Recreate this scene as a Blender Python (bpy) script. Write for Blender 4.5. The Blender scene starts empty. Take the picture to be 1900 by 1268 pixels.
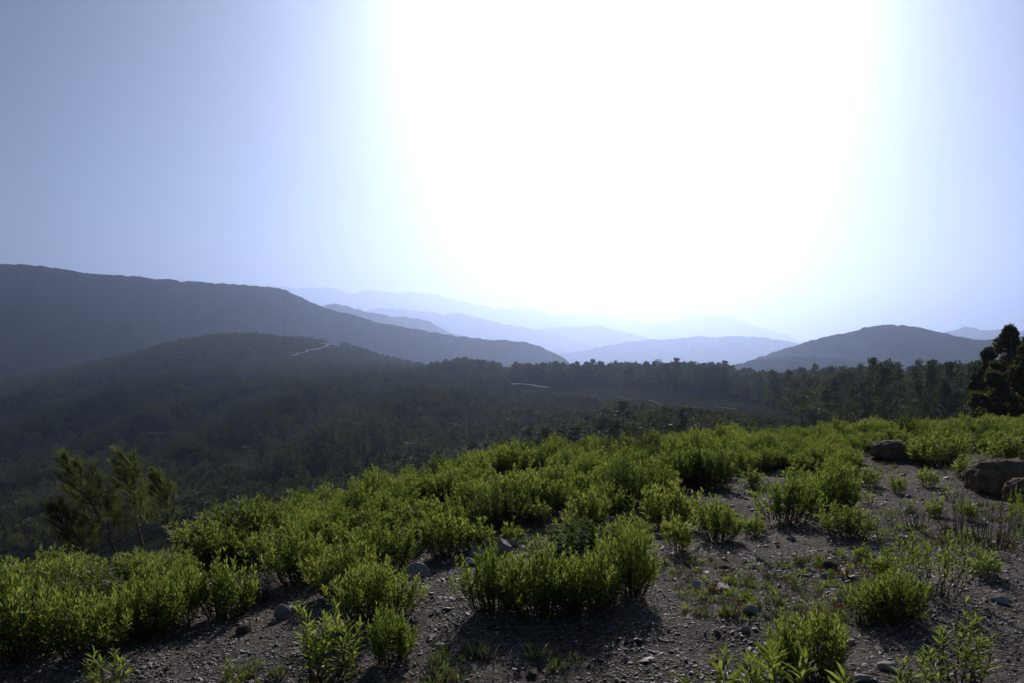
import bpy, math, random
import numpy as np
from mathutils import Vector, Matrix, Euler

random.seed(7)
rng = np.random.default_rng(11)
sc = bpy.context.scene

# ------------------------------------------------------------------ camera, sky, sun, exposure
F = 1847.0            # focal length in photo pixels (35 mm lens on 36 mm film, 1900 px wide)
CX, CY = 950.0, 634.0
cam_d = bpy.data.cameras.new('camera')
cam_d.lens = 35.0
cam_d.sensor_width = 36.0
cam_d.clip_start = 0.05
cam_d.clip_end = 60000.0
cam = bpy.data.objects.new('camera', cam_d)
sc.collection.objects.link(cam)
cam.location = (0, 0, 0)
cam.rotation_euler = (math.radians(90), 0, 0)
sc.camera = cam

SUN_EL, SUN_AZ = math.radians(22.0), math.radians(6.5)   # azimuth to the right of the view axis (+Y)
world = bpy.data.worlds.new('World')
sc.world = world
world.use_nodes = True
wn = world.node_tree
wn.nodes.clear()
sky = wn.nodes.new('ShaderNodeTexSky')
sky.sky_type = 'NISHITA'
sky.sun_disc = False
sky.sun_elevation = SUN_EL
sky.sun_rotation = SUN_AZ
sky.altitude = 3000
sky.air_density = 0.9
sky.dust_density = 2.3
sky.ozone_density = 0.8
bg = wn.nodes.new('ShaderNodeBackground')
bg.inputs['Strength'].default_value = 0.062
wo = wn.nodes.new('ShaderNodeOutputWorld')
wn.links.new(sky.outputs[0], bg.inputs['Color'])
wn.links.new(bg.outputs[0], wo.inputs['Surface'])

sun_d = bpy.data.lights.new('sun', 'SUN')
sun_d.energy = 5.0
sun_d.angle = math.radians(0.53)
sun_d.color = (1.0, 0.88, 0.825)
sun = bpy.data.objects.new('sun', sun_d)
sc.collection.objects.link(sun)
sdir = Vector((math.sin(SUN_AZ) * math.cos(SUN_EL), math.cos(SUN_AZ) * math.cos(SUN_EL), math.sin(SUN_EL)))
sun.rotation_euler = (-sdir).to_track_quat('-Z', 'Y').to_euler()
sun.location = (0, 0, 50)

sc.view_settings.view_transform = 'Standard'
sc.view_settings.look = 'None'
sc.view_settings.exposure = -0.4
sc.view_settings.gamma = 1.0
sc.view_settings.use_curve_mapping = False
sc.render.engine = 'CYCLES'
cy = sc.cycles
cy.max_bounces = 6
cy.diffuse_bounces = 3
cy.glossy_bounces = 2
cy.transmission_bounces = 4
cy.volume_bounces = 1
cy.transparent_max_bounces = 6
cy.sample_clamp_indirect = 4.0
cy.use_denoising = True
try:
    cy.denoiser = 'OPENIMAGEDENOISE'
    cy.denoising_prefilter = 'ACCURATE'
except Exception:
    pass

HAZE_DENSITY = 1.2e-4
HAZE_COLOR = (0.54, 0.69, 1.0)
HAZE_G = 0.84

C = sc.collection

# ------------------------------------------------------------------ helpers
def tag(o, label=None, cat=None, group=None, kind=None):
    if label: o['label'] = label
    if cat: o['category'] = cat
    if group: o['group'] = group
    if kind: o['kind'] = kind
    return o

def link(o):
    C.objects.link(o)
    return o

def mesh_np(name, verts, faces, mats=(), smooth=False):
    me = bpy.data.meshes.new(name)
    me.from_pydata(np.asarray(verts, float).tolist(), [], [tuple(int(i) for i in f) for f in faces])
    for m in mats:
        me.materials.append(m)
    if smooth:
        me.polygons.foreach_set('use_smooth', np.ones(len(me.polygons), bool))
    me.update()
    return me

def mesh_obj(name, me, parent=None):
    o = bpy.data.objects.new(name, me)
    link(o)
    if parent is not None:
        o.parent = parent
    return o

def empty(name, loc=(0, 0, 0), rz=0.0, s=1.0):
    o = bpy.data.objects.new(name, None)
    o.empty_display_size = 0.1
    link(o)
    o.location = loc
    o.rotation_euler = (0, 0, rz)
    o.scale = (s, s, s) if not isinstance(s, tuple) else s
    return o

def grid_faces(nu, nv):
    i = np.arange(nu - 1)[:, None] * nv + np.arange(nv - 1)[None, :]
    i = i.ravel()
    return np.stack([i, i + nv, i + nv + 1, i + 1], 1)

def _hash(ix, iy, seed):
    h = (ix.astype(np.int64) * 374761393 + iy.astype(np.int64) * 668265263 + seed * 974634777) & 0x7fffffff
    h = ((h ^ (h >> 13)) * 1274126177) & 0x7fffffff
    return ((h ^ (h >> 16)) & 0xffff) / 65535.0 * 2 - 1

def vnoise(x, y, seed=0):
    x = np.asarray(x, float); y = np.asarray(y, float)
    ix, iy = np.floor(x), np.floor(y)
    fx, fy = x - ix, y - iy
    fx = fx * fx * fx * (fx * (fx * 6 - 15) + 10); fy = fy * fy * fy * (fy * (fy * 6 - 15) + 10)
    a = _hash(ix, iy, seed); b = _hash(ix + 1, iy, seed); c = _hash(ix, iy + 1, seed); d = _hash(ix + 1, iy + 1, seed)
    return (a * (1 - fx) + b * fx) * (1 - fy) + (c * (1 - fx) + d * fx) * fy

def fbm(x, y, seed=0, octaves=4):
    t, a, s = 0, 1.0, 1.0
    for k in range(octaves):
        t = t + a * vnoise(x * s + 13.7 * k, y * s - 7.1 * k, seed + k)
        a *= 0.5; s *= 2.03
    return t

# ------------------------------------------------------------------ materials
def new_mat(name):
    m = bpy.data.materials.new(name)
    m.use_nodes = True
    n = m.node_tree
    n.nodes.clear()
    return m, n, n.nodes, n.links

def N(nodes, t, **kw):
    nd = nodes.new(t)
    for k, v in kw.items():
        setattr(nd, k, v)
    return nd

def ramp(nodes, stops):
    r = nodes.new('ShaderNodeValToRGB')
    while len(r.color_ramp.elements) < len(stops):
        r.color_ramp.elements.new(0.5)
    for e, (p, c) in zip(r.color_ramp.elements, stops):
        e.position = p
        e.color = (*c, 1)
    return r

def leaf_material(name, cols, trans_cols, trans=0.45, rough=0.5, spec=0.3):
    """green foliage: reflects a little, lets light through; colour differs from leaf to leaf and plant to plant"""
    m, nt, nd, lk = new_mat(name)
    geo = N(nd, 'ShaderNodeNewGeometry')
    oi = N(nd, 'ShaderNodeObjectInfo')
    mth = N(nd, 'ShaderNodeMath', operation='MULTIPLY_ADD')
    mth.inputs[1].default_value = 0.6
    lk.new(geo.outputs['Random Per Island'], mth.inputs[0])
    m2 = N(nd, 'ShaderNodeMath', operation='MULTIPLY'); m2.inputs[1].default_value = 0.4
    lk.new(oi.outputs['Random'], m2.inputs[0])
    lk.new(m2.outputs[0], mth.inputs[2])
    r1 = ramp(nd, cols); r2 = ramp(nd, trans_cols)
    lk.new(mth.outputs[0], r1.inputs[0]); lk.new(mth.outputs[0], r2.inputs[0])
    p = N(nd, 'ShaderNodeBsdfPrincipled')
    p.inputs['Roughness'].default_value = rough
    p.inputs['Specular IOR Level'].default_value = spec
    lk.new(r1.outputs[0], p.inputs['Base Color'])
    t = N(nd, 'ShaderNodeBsdfTranslucent')
    lk.new(r2.outputs[0], t.inputs['Color'])
    mx = N(nd, 'ShaderNodeMixShader'); mx.inputs[0].default_value = trans
    lk.new(p.outputs[0], mx.inputs[1]); lk.new(t.outputs[0], mx.inputs[2])
    o = N(nd, 'ShaderNodeOutputMaterial')
    lk.new(mx.outputs[0], o.inputs['Surface'])
    return m

def noisy_material(name, stops, scale=5.0, rough=0.9, bump=0.3, bump_scale=30.0, detail=6, coord='Object', bump_dist=0.02, spec=0.25):
    m, nt, nd, lk = new_mat(name)
    tc = N(nd, 'ShaderNodeTexCoord')
    nz = N(nd, 'ShaderNodeTexNoise'); nz.inputs['Scale'].default_value = scale; nz.inputs['Detail'].default_value = detail
    nz.inputs['Roughness'].default_value = 0.65
    lk.new(tc.outputs[coord], nz.inputs['Vector'])
    r = ramp(nd, stops); lk.new(nz.outputs['Fac'], r.inputs[0])
    p = N(nd, 'ShaderNodeBsdfPrincipled')
    p.inputs['Roughness'].default_value = rough
    p.inputs['Specular IOR Level'].default_value = spec
    lk.new(r.outputs[0], p.inputs['Base Color'])
    if bump:
        nb = N(nd, 'ShaderNodeTexNoise'); nb.inputs['Scale'].default_value = bump_scale; nb.inputs['Detail'].default_value = 5
        lk.new(tc.outputs[coord], nb.inputs['Vector'])
        b = N(nd, 'ShaderNodeBump'); b.inputs['Strength'].default_value = bump; b.inputs['Distance'].default_value = bump_dist
        lk.new(nb.outputs['Fac'], b.inputs['Height']); lk.new(b.outputs[0], p.inputs['Normal'])
    o = N(nd, 'ShaderNodeOutputMaterial'); lk.new(p.outputs[0], o.inputs['Surface'])
    return m

M = {}
M['leaf'] = leaf_material('shrub_leaf',
    [(0.0, (0.045, 0.08, 0.024)), (0.5, (0.07, 0.105, 0.03)), (1.0, (0.10, 0.125, 0.04))],
    [(0.0, (0.15, 0.27, 0.035)), (0.5, (0.31, 0.41, 0.06)), (1.0, (0.48, 0.50, 0.09))], 0.56)
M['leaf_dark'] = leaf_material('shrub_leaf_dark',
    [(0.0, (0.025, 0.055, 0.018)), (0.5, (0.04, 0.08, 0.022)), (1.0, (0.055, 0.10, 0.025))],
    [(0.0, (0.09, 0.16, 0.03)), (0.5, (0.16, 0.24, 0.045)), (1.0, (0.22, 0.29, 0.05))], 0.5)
M['leaf_grey'] = leaf_material('grey_herb_leaf',
    [(0.0, (0.07, 0.07, 0.045)), (0.5, (0.10, 0.10, 0.06)), (1.0, (0.15, 0.13, 0.09))],
    [(0.0, (0.08, 0.10, 0.04)), (0.5, (0.13, 0.14, 0.06)), (1.0, (0.2, 0.18, 0.1))], 0.4, 0.8)
M['leaf_brown'] = leaf_material('withered_leaf',
    [(0.0, (0.06, 0.035, 0.015)), (0.5, (0.10, 0.055, 0.022)), (1.0, (0.15, 0.09, 0.035))],
    [(0.0, (0.10, 0.05, 0.015)), (0.5, (0.16, 0.08, 0.02)), (1.0, (0.22, 0.13, 0.03))], 0.4, 0.8)
M['flower'] = leaf_material('seed_head', [(0, (0.4, 0.36, 0.3)), (1, (0.62, 0.58, 0.52))], [(0, (0.4, 0.36, 0.3)), (1, (0.55, 0.5, 0.45))], 0.35, 0.9)
M['needle'] = leaf_material('pine_needle',
    [(0.0, (0.035, 0.055, 0.015)), (0.5, (0.05, 0.075, 0.018)), (1.0, (0.07, 0.09, 0.025))],
    [(0.0, (0.10, 0.155, 0.03)), (0.5, (0.16, 0.21, 0.04)), (1.0, (0.23, 0.26, 0.05))], 0.48)
M['crown'] = leaf_material('pine_crown',
    [(0.0, (0.022, 0.035, 0.015)), (0.5, (0.042, 0.062, 0.022)), (1.0, (0.08, 0.10, 0.035))],
    [(0.0, (0.04, 0.07, 0.014)), (0.5, (0.08, 0.115, 0.022)), (1.0, (0.15, 0.17, 0.035))], 0.36, 0.7)
M['cypress'] = leaf_material('evergreen_crown',
    [(0.0, (0.04, 0.055, 0.02)), (0.5, (0.06, 0.07, 0.024)), (1.0, (0.10, 0.08, 0.028))],
    [(0.0, (0.04, 0.06, 0.012)), (0.5, (0.10, 0.11, 0.022)), (1.0, (0.18, 0.13, 0.03))], 0.42, 0.7)
M['stem'] = noisy_material('green_brown_stem', [(0.3, (0.05, 0.04, 0.02)), (0.7, (0.10, 0.08, 0.035))], 20, 0.8, 0)
M['twig'] = noisy_material('dry_twig', [(0.3, (0.07, 0.05, 0.035)), (0.7, (0.14, 0.10, 0.07))], 20, 0.9, 0)
M['bark'] = noisy_material('bark', [(0.3, (0.045, 0.034, 0.026)), (0.7, (0.12, 0.09, 0.07))], 12, 0.95, 0.4, 40)
M['pale_bark'] = noisy_material('pale_bark', [(0.3, (0.10, 0.08, 0.06)), (0.7, (0.22, 0.18, 0.14))], 12, 0.9, 0.3, 40)
M['boulder'] = noisy_material('brown_boulder', [(0.25, (0.08, 0.055, 0.034)), (0.5, (0.19, 0.135, 0.082)), (0.75, (0.33, 0.25, 0.15))], 9, 0.95, 0.9, 38, bump_dist=0.03)
M['road'] = noisy_material('road_surface', [(0.3, (0.26, 0.25, 0.23)), (0.7, (0.36, 0.35, 0.32))], 0.1, 0.95, 0, spec=0.0)
M['verge'] = noisy_material('road_verge', [(0.3, (0.10, 0.13, 0.05)), (0.7, (0.15, 0.18, 0.07))], 0.1, 0.95, 0, spec=0.0)
M['pylon'] = noisy_material('galvanised_steel', [(0.3, (0.2, 0.2, 0.2)), (0.7, (0.3, 0.3, 0.3))], 1, 0.6, 0)

def stone_material(name, cols, spec=0.35, rough=0.6):
    m, nt, nd, lk = new_mat(name)
    geo = N(nd, 'ShaderNodeNewGeometry'); oi = N(nd, 'ShaderNodeObjectInfo'); tc = N(nd, 'ShaderNodeTexCoord')
    ad = N(nd, 'ShaderNodeMath', operation='ADD'); lk.new(geo.outputs['Random Per Island'], ad.inputs[0]); lk.new(oi.outputs['Random'], ad.inputs[1])
    fr = N(nd, 'ShaderNodeMath', operation='FRACT'); lk.new(ad.outputs[0], fr.inputs[0])
    r = ramp(nd, cols); lk.new(fr.outputs[0], r.inputs[0])
    nz = N(nd, 'ShaderNodeTexNoise'); nz.inputs['Scale'].default_value = 14; nz.inputs['Detail'].default_value = 6
    lk.new(tc.outputs['Object'], nz.inputs['Vector'])
    r2 = ramp(nd, [(0.3, (0.55, 0.52, 0.5)), (0.7, (1.1, 1.1, 1.08))]); lk.new(nz.outputs['Fac'], r2.inputs[0])
    mx = N(nd, 'ShaderNodeMix', data_type='RGBA', blend_type='MULTIPLY'); mx.inputs[0].default_value = 1
    lk.new(r.outputs[0], mx.inputs[6]); lk.new(r2.outputs[0], mx.inputs[7])
    p = N(nd, 'ShaderNodeBsdfPrincipled'); p.inputs['Roughness'].default_value = rough; p.inputs['Specular IOR Level'].default_value = spec
    lk.new(mx.outputs[2], p.inputs['Base Color'])
    b = N(nd, 'ShaderNodeBump'); b.inputs['Strength'].default_value = 0.5; b.inputs['Distance'].default_value = 0.01
    lk.new(nz.outputs['Fac'], b.inputs['Height']); lk.new(b.outputs[0], p.inputs['Normal'])
    o = N(nd, 'ShaderNodeOutputMaterial'); lk.new(p.outputs[0], o.inputs['Surface'])
    return m
M['gravel'] = stone_material('gravel', [(0.0, (0.06, 0.054, 0.048)), (0.4, (0.12, 0.11, 0.10)), (0.6, (0.105, 0.076, 0.058)), (0.85, (0.21, 0.2, 0.19)), (1.0, (0.46, 0.45, 0.43))], 0.4, 0.5)
M['rock'] = stone_material('rock', [(0.0, (0.30, 0.275, 0.24)), (0.5, (0.42, 0.39, 0.35)), (1.0, (0.54, 0.51, 0.47))], 0.2, 0.8)

# soil of the knoll: earth with embedded grit
def soil_material():
    m, nt, nd, lk = new_mat('stony_soil')
    tc = N(nd, 'ShaderNodeTexCoord')
    n1 = N(nd, 'ShaderNodeTexNoise'); n1.inputs['Scale'].default_value = 0.9; n1.inputs['Detail'].default_value = 8; n1.inputs['Roughness'].default_value = 0.6
    v1 = N(nd, 'ShaderNodeTexVoronoi'); v1.inputs['Scale'].default_value = 38
    v2 = N(nd, 'ShaderNodeTexVoronoi'); v2.inputs['Scale'].default_value = 95
    for v in (n1, v1, v2): lk.new(tc.outputs['Object'], v.inputs['Vector'])
    r1 = ramp(nd, [(0.3, (0.062, 0.054, 0.042)), (0.5, (0.102, 0.091, 0.073)), (0.7, (0.14, 0.126, 0.10))])
    lk.new(n1.outputs['Fac'], r1.inputs[0])
    sep = N(nd, 'ShaderNodeSeparateColor'); lk.new(v1.outputs['Color'], sep.inputs[0])
    r2 = ramp(nd, [(0.0, (0.6, 0.55, 0.5)), (0.6, (1.0, 1.0, 1.0)), (0.9, (1.7, 1.7, 1.7)), (1.0, (2.2, 2.2, 2.2))]); lk.new(sep.outputs[0], r2.inputs[0])
    sep2 = N(nd, 'ShaderNodeSeparateColor'); lk.new(v2.outputs['Color'], sep2.inputs[0])
    r3 = ramp(nd, [(0.0, (0.6, 0.58, 0.55)), (0.7, (1.1, 1.1, 1.1)), (1.0, (1.9, 1.9, 1.9))]); lk.new(sep2.outputs[1], r3.inputs[0])
    a = N(nd, 'ShaderNodeMix', data_type='RGBA', blend_type='MULTIPLY'); a.inputs[0].default_value = 0.9
    b = N(nd, 'ShaderNodeMix', data_type='RGBA', blend_type='MULTIPLY'); b.inputs[0].default_value = 0.9
    lk.new(r1.outputs[0], a.inputs[6]); lk.new(r2.outputs[0], a.inputs[7])
    lk.new(a.outputs[2], b.inputs[6]); lk.new(r3.outputs[0], b.inputs[7])
    p = N(nd, 'ShaderNodeBsdfPrincipled'); p.inputs['Roughness'].default_value = 0.95; p.inputs['Specular IOR Level'].default_value = 0.08
    lk.new(b.outputs[2], p.inputs['Base Color'])
    inv = N(nd, 'ShaderNodeMath', operation='MULTIPLY_ADD'); inv.inputs[1].default_value = -1; lk.new(v1.outputs['Distance'], inv.inputs[0])
    mul = N(nd, 'ShaderNodeMath', operation='MULTIPLY'); mul.inputs[1].default_value = -0.5; lk.new(v2.outputs['Distance'], mul.inputs[0]); lk.new(mul.outputs[0], inv.inputs[2])
    bp = N(nd, 'ShaderNodeBump'); bp.inputs['Strength'].default_value = 0.8; bp.inputs['Distance'].default_value = 0.012
    lk.new(inv.outputs[0], bp.inputs['Height']); lk.new(bp.outputs[0], p.inputs['Normal'])
    o = N(nd, 'ShaderNodeOutputMaterial'); lk.new(p.outputs[0], o.inputs['Surface'])
    return m
M['soil'] = soil_material()
M['scrub_ground'] = noisy_material('scrub_ground', [(0.3, (0.018, 0.026, 0.012)), (0.5, (0.028, 0.036, 0.016)), (0.68, (0.05, 0.046, 0.03))], 0.02, 0.95, 0, detail=8, spec=0.0)
M['mountain'] = noisy_material('forested_mountain', [(0.3, (0.014, 0.021, 0.014)), (0.55, (0.02, 0.028, 0.017)), (0.75, (0.034, 0.038, 0.027))], 0.006, 0.95, 0.6, 0.02, detail=9, bump_dist=25, spec=0.0)
M['plain'] = noisy_material('valley_floor', [(0.3, (0.05, 0.065, 0.03)), (0.7, (0.10, 0.10, 0.06))], 0.002, 0.95, 0)

# ------------------------------------------------------------------ the knoll under the camera
KE = np.array([  # photo column, distance of the knoll's edge, ground level there
    (-900, 6.5, -2.35), (-400, 7.0, -2.3), (0, 8.2, -2.12), (160, 9.0, -2.0), (330, 11.0, -2.14), (600, 13.0, -2.12), (900, 15.5, -1.9),
    (1100, 18.5, -1.98), (1300, 22.5, -2.24), (1560, 26.0, -2.34), (1900, 28.5, -2.4), (2600, 31.0, -2.6)])
KU = (KE[:, 0] - CX) / F

def knoll(X, Y):
    X = np.asarray(X, float); Y = np.asarray(Y, float)
    u = np.clip(X / np.maximum(Y, 3.5), KU[0], KU[-1])
    re = np.interp(u, KU, KE[:, 1]); ze = np.interp(u, KU, KE[:, 2])
    t = np.clip(Y / re, 0, 3)
    z = -1.65 + (ze + 1.65) * np.minimum(t, 1.2) ** 1.25
    d = Y - re - 0.4
    z = z - 0.55 * (np.sqrt(d * d + 0.8) + d) * 0.5 - 0.012 * np.maximum(d, 0) ** 2
    z = z + 0.05 * fbm(X * 0.45, Y * 0.45, 3, 3) + 0.014 * fbm(X * 2.3, Y * 2.3, 9, 3)
    return z

gx = np.arange(-20, 26.01, 0.16); gy = np.arange(-4, 44.01, 0.16)
GX, GY = np.meshgrid(gx, gy, indexing='ij')
GZ = knoll(GX, GY)
me = mesh_np('ground', np.stack([GX.ravel(), GY.ravel(), GZ.ravel()], 1), grid_faces(len(gx), len(gy)), [M['soil']], True)
ground = tag(mesh_obj('ground', me), 'stony bare soil of the knoll in the foreground', None, None, 'structure')

def kz(x, y):
    return float(knoll(np.array([x]), np.array([y]))[0])

_ys = np.geomspace(2.5, 45, 1200)
def ground_at(px, py):
    """the point of the knoll that is seen at a photo pixel"""
    u = (px - CX) / F
    z = knoll(u * _ys, _ys)
    line = -(py - CY) / F * _ys
    k = np.nonzero(line <= z)[0]
    i = k[0] if len(k) else np.argmin(np.abs(line - z))
    y = _ys[i]
    return u * y, y, float(z[i])

# ------------------------------------------------------------------ middle-distance hillside
COLS = {
    -700: [(25, 1500), (100, 1300), (300, 1080), (600, 960), (1000, 880), (1400, 810), (1900, 770), (2400, 780)],
    0:    [(25, 1500), (100, 1250), (300, 1050), (600, 940), (800, 880), (1000, 835), (1200, 792), (1500, 742), (1800, 708), (2300, 770)],
    200:  [(25, 1450), (100, 1230), (300, 1020), (600, 900), (800, 850), (1100, 785), (1400, 715), (1700, 661), (2200, 750)],
    400:  [(25, 1400), (100, 1150), (300, 980), (500, 900), (700, 845), (1000, 770), (1200, 705), (1600, 610), (2100, 710)],
    300:  [(25, 1420), (100, 1190), (300, 1000), (550, 900), (750, 850), (1050, 775), (1300, 712), (1650, 634), (2150, 730)],
    530:  [(25, 1370), (100, 1120), (300, 935), (500, 862), (700, 800), (1000, 735), (1250, 690), (1600, 613), (2100, 710)],
    620:  [(25, 1350), (100, 1100), (300, 910), (450, 850), (600, 800), (800, 752), (1000, 712), (1300, 676), (1600, 624), (2000, 700)],
    720:  [(25, 1320), (100, 1080), (300, 895), (450, 830), (600, 782), (800, 738), (1000, 708), (1300, 688), (1600, 668), (2000, 710)],
    800:  [(25, 1300), (100, 1050), (300, 880), (450, 815), (600, 768), (800, 726), (950, 706), (1300, 696), (1600, 686), (2000, 720)],
    880:  [(25, 1250), (100, 1000), (300, 862), (450, 800), (600, 757), (800, 715), (950, 698), (1300, 720), (2000, 740)],
    950:  [(25, 1220), (100, 980), (300, 842), (450, 786), (600, 750), (780, 724), (900, 712), (1200, 726), (2000, 740)],
    1010: [(25, 1200), (100, 960), (300, 828), (450, 776), (600, 742), (780, 718), (900, 703), (1200, 730), (2000, 742)],
    1150: [(25, 1100), (100, 920), (250, 812), (400, 768), (520, 742), (600, 732), (760, 704), (1000, 728), (2000, 744)],
    1300: [(25, 1050), (100, 870), (200, 806), (300, 776), (400, 752), (550, 724), (680, 708), (1000, 732), (2000, 744)],
    1500: [(25, 1010), (100, 850), (200, 796), (300, 765), (400, 738), (530, 716), (800, 740), (2000, 746)],
    1700: [(25, 980), (80, 870), (150, 805), (220, 772), (310, 738), (400, 718), (700, 742), (2000, 748)],
    1900: [(25, 960), (80, 858), (150, 795), (220, 762), (300, 732), (400, 712), (700, 742), (2000, 750)],
    2700: [(25, 960), (80, 858), (150, 795), (220, 762), (300, 732), (400, 712), (700, 742), (2000, 750)],
}
LR = np.linspace(math.log(14), math.log(3300), 150)
CU = (np.array(sorted(COLS)) - CX) / F
TAB = []
for k in sorted(COLS):
    v = COLS[k] + [(3300, CY + 268 * F / 3300)]
    TAB.append(np.interp(LR, np.log([a for a, b in v]), [b for a, b in v]))
TAB = np.array(TAB)
ker = np.exp(-0.5 * (np.arange(-4, 5) / 1.6) ** 2); ker /= ker.sum()
TAB = np.array([np.convolve(np.pad(r, 4, mode='edge'), ker, 'valid') for r in TAB])
UF = np.linspace(CU[0], CU[-1], 320)
TABF = np.array([np.interp(UF, CU, TAB[:, j]) for j in range(TAB.shape[1])]).T
ker2 = np.exp(-0.5 * (np.arange(-8, 9) / 3.0) ** 2); ker2 /= ker2.sum()
TABF = np.array([np.convolve(np.pad(TABF[:, j], 8, mode='edge'), ker2, 'valid') for j in range(TABF.shape[1])]).T

def seg_ridge(X, Y, pts, width):
    """closeness (0..1) to a crest line that runs over the ground"""
    best = np.zeros_like(X)
    P = [((px - CX) / F * r, r, h) for px, r, h in pts]
    for (x0, y0, h0), (x1, y1, h1) in zip(P[:-1], P[1:]):
        dx, dy = x1 - x0, y1 - y0
        t = np.clip(((X - x0) * dx + (Y - y0) * dy) / (dx * dx + dy * dy), 0, 1)
        d = np.hypot(X - x0 - t * dx, Y - y0 - t * dy)
        best = np.maximum(best, np.exp(-(d / width) ** 1.6) * (h0 + (h1 - h0) * t))
    return best

SPURS = [  # (photo column, distance, height) along each spur of the wooded hills, width
    ([(640, 1250, 0), (540, 1140, 3), (370, 1000, 20), (190, 910, 26), (20, 830, 16)], 80),
    ([(700, 1050, 0), (600, 900, 6), (430, 780, 20), (260, 690, 20), (100, 610, 10)], 55),
    ([(870, 900, 2), (740, 760, 10), (600, 620, 14), (430, 520, 14), (280, 450, 8)], 48),
    ([(960, 700, 2), (850, 560, 6), (720, 450, 9), (600, 370, 6)], 34),
    ([(330, 1500, 0), (210, 1330, 14), (60, 1200, 18), (-80, 1120, 10)], 80),
]

def hill(X, Y):
    X = np.asarray(X, float); Y = np.maximum(np.asarray(Y, float), 14.0)
    u = np.clip(X / Y, UF[0], UF[-1]); lr = np.clip(np.log(Y), LR[0], LR[-1])
    fu = (u - UF[0]) / (UF[1] - UF[0]); fr = (lr - LR[0]) / (LR[1] - LR[0])
    iu = np.clip(fu.astype(int), 0, len(UF) - 2); ir = np.clip(fr.astype(int), 0, len(LR) - 2)
    a = fu - iu; b = fr - ir
    y = (TABF[iu, ir] * (1 - a) + TABF[iu + 1, ir] * a) * (1 - b) + (TABF[iu, ir + 1] * (1 - a) + TABF[iu + 1, ir + 1] * a) * b
    z = -(y - CY) / F * Y
    for pts, w in SPURS:
        z = z + seg_ridge(X, Y, pts, w) * 1.9
    amp = np.clip(Y / 400, 0.1, 1.5)
    z = z + amp * 2.2 * fbm(X / 120, Y / 120, 21, 4) + np.clip((Y - 350) / 300, 0, 1) * 5.0 * (0.5 - np.abs(fbm((X + 0.6 * Y) / 170, (Y - 0.6 * X) / 300, 25, 3)))
    return z

us = np.linspace(-0.86, 0.9, 330); rs = np.exp(np.linspace(math.log(14), math.log(3300), 330))
UU, RR = np.meshgrid(us, rs, indexing='ij')
HX, HY = UU * RR, RR
HZ = hill(HX, HY)
me = mesh_np('hillside', np.stack([HX.ravel(), HY.ravel(), HZ.ravel()], 1), grid_faces(len(us), len(rs)), [M['scrub_ground']], True)
hillside = tag(mesh_obj('hillside', me), 'wooded hills and slopes beyond the knoll', None, None, 'structure')

_hs = np.geomspace(60, 3200, 2500)
def hill_at(px, py, rmin=60):
    u = (px - CX) / F
    r = _hs[_hs >= rmin]
    z = hill(u * r, r)
    line = -(py - CY) / F * r
    k = np.nonzero(line <= z)[0]
    i = k[0] if len(k) else int(np.argmin(np.abs((line - z) / r)))
    return u * r[i], r[i], float(z[i])

# ------------------------------------------------------------------ valley floor and far mountains
VALLEY = -262.0
vx = np.linspace(-20000, 20000, 60); vy = np.linspace(-3000, 26000, 60)
VX, VY = np.meshgrid(vx, vy, indexing='ij')
me = mesh_np('valley_floor', np.stack([VX.ravel(), VY.ravel(), np.full(VX.size, VALLEY)], 1), grid_faces(60, 60), [M['plain']])
tag(mesh_obj('valley_floor', me), 'hazy valley floor between the hills', None, None, 'structure')

def mountain(label, D, pts, front=0.32, back=0.3, seed=0, jag=1.9, rough=0.2):
    px = np.arange(pts[0][0], pts[-1][0] + 1, 3.0)
    py = np.interp(px, [p[0] for p in pts], [p[1] for p in pts])
    k = np.exp(-0.5 * (np.arange(-6, 7) / 1.8) ** 2); k /= k.sum()
    py = np.convolve(np.pad(py, 6, mode='edge'), k, 'valid')
    vs = np.concatenate([np.linspace(-1, 0, 42), np.linspace(0, 1, 18)[1:]])
    PX, V = np.meshgrid(px, vs, indexing='ij')
    u = (PX - CX) / F
    bow = 1 + 0.03 * fbm(PX / 220.0, PX * 0, seed + 3, 3)           # the crest winds towards and away from the eye
    Dc = D * bow
    Y = Dc * (1 + np.where(V < 0, V * front, V * back))
    X = u * Y
    crest = -(py[:, None] - CY) / F * Dc + jag * D / F * (1.3 * fbm(PX / 26.0, PX * 0 + 5.5, seed + 7, 3) + 0.7 * fbm(PX / 7.0, PX * 0 + 1.5, seed + 9, 2))
    base = VALLEY - 3
    prof = np.where(V < 0, (1 + V), (1 - V)) ** 1.1
    H = np.maximum(crest - base, 0)
    rid = 1 - np.abs(fbm(X / (D * 0.055) + V * 0.6, Y / (D * 0.11), seed + 11, 4))
    rid2 = fbm(X / (D * 0.018), Y / (D * 0.02), seed + 17, 3)
    env = prof * (1 - prof) * 4
    Z = base + H * np.clip(prof - env * rough * (1 - rid) * 1.6 + env * rough * 0.16 * rid2, 0, 1)
    n = len(vs)
    me = mesh_np('mountain', np.stack([X.ravel(), Y.ravel(), Z.ravel()], 1), grid_faces(len(px), n), [M['mountain']], True)
    return tag(mesh_obj('mountain', me), label, None, None, 'structure')

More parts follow.
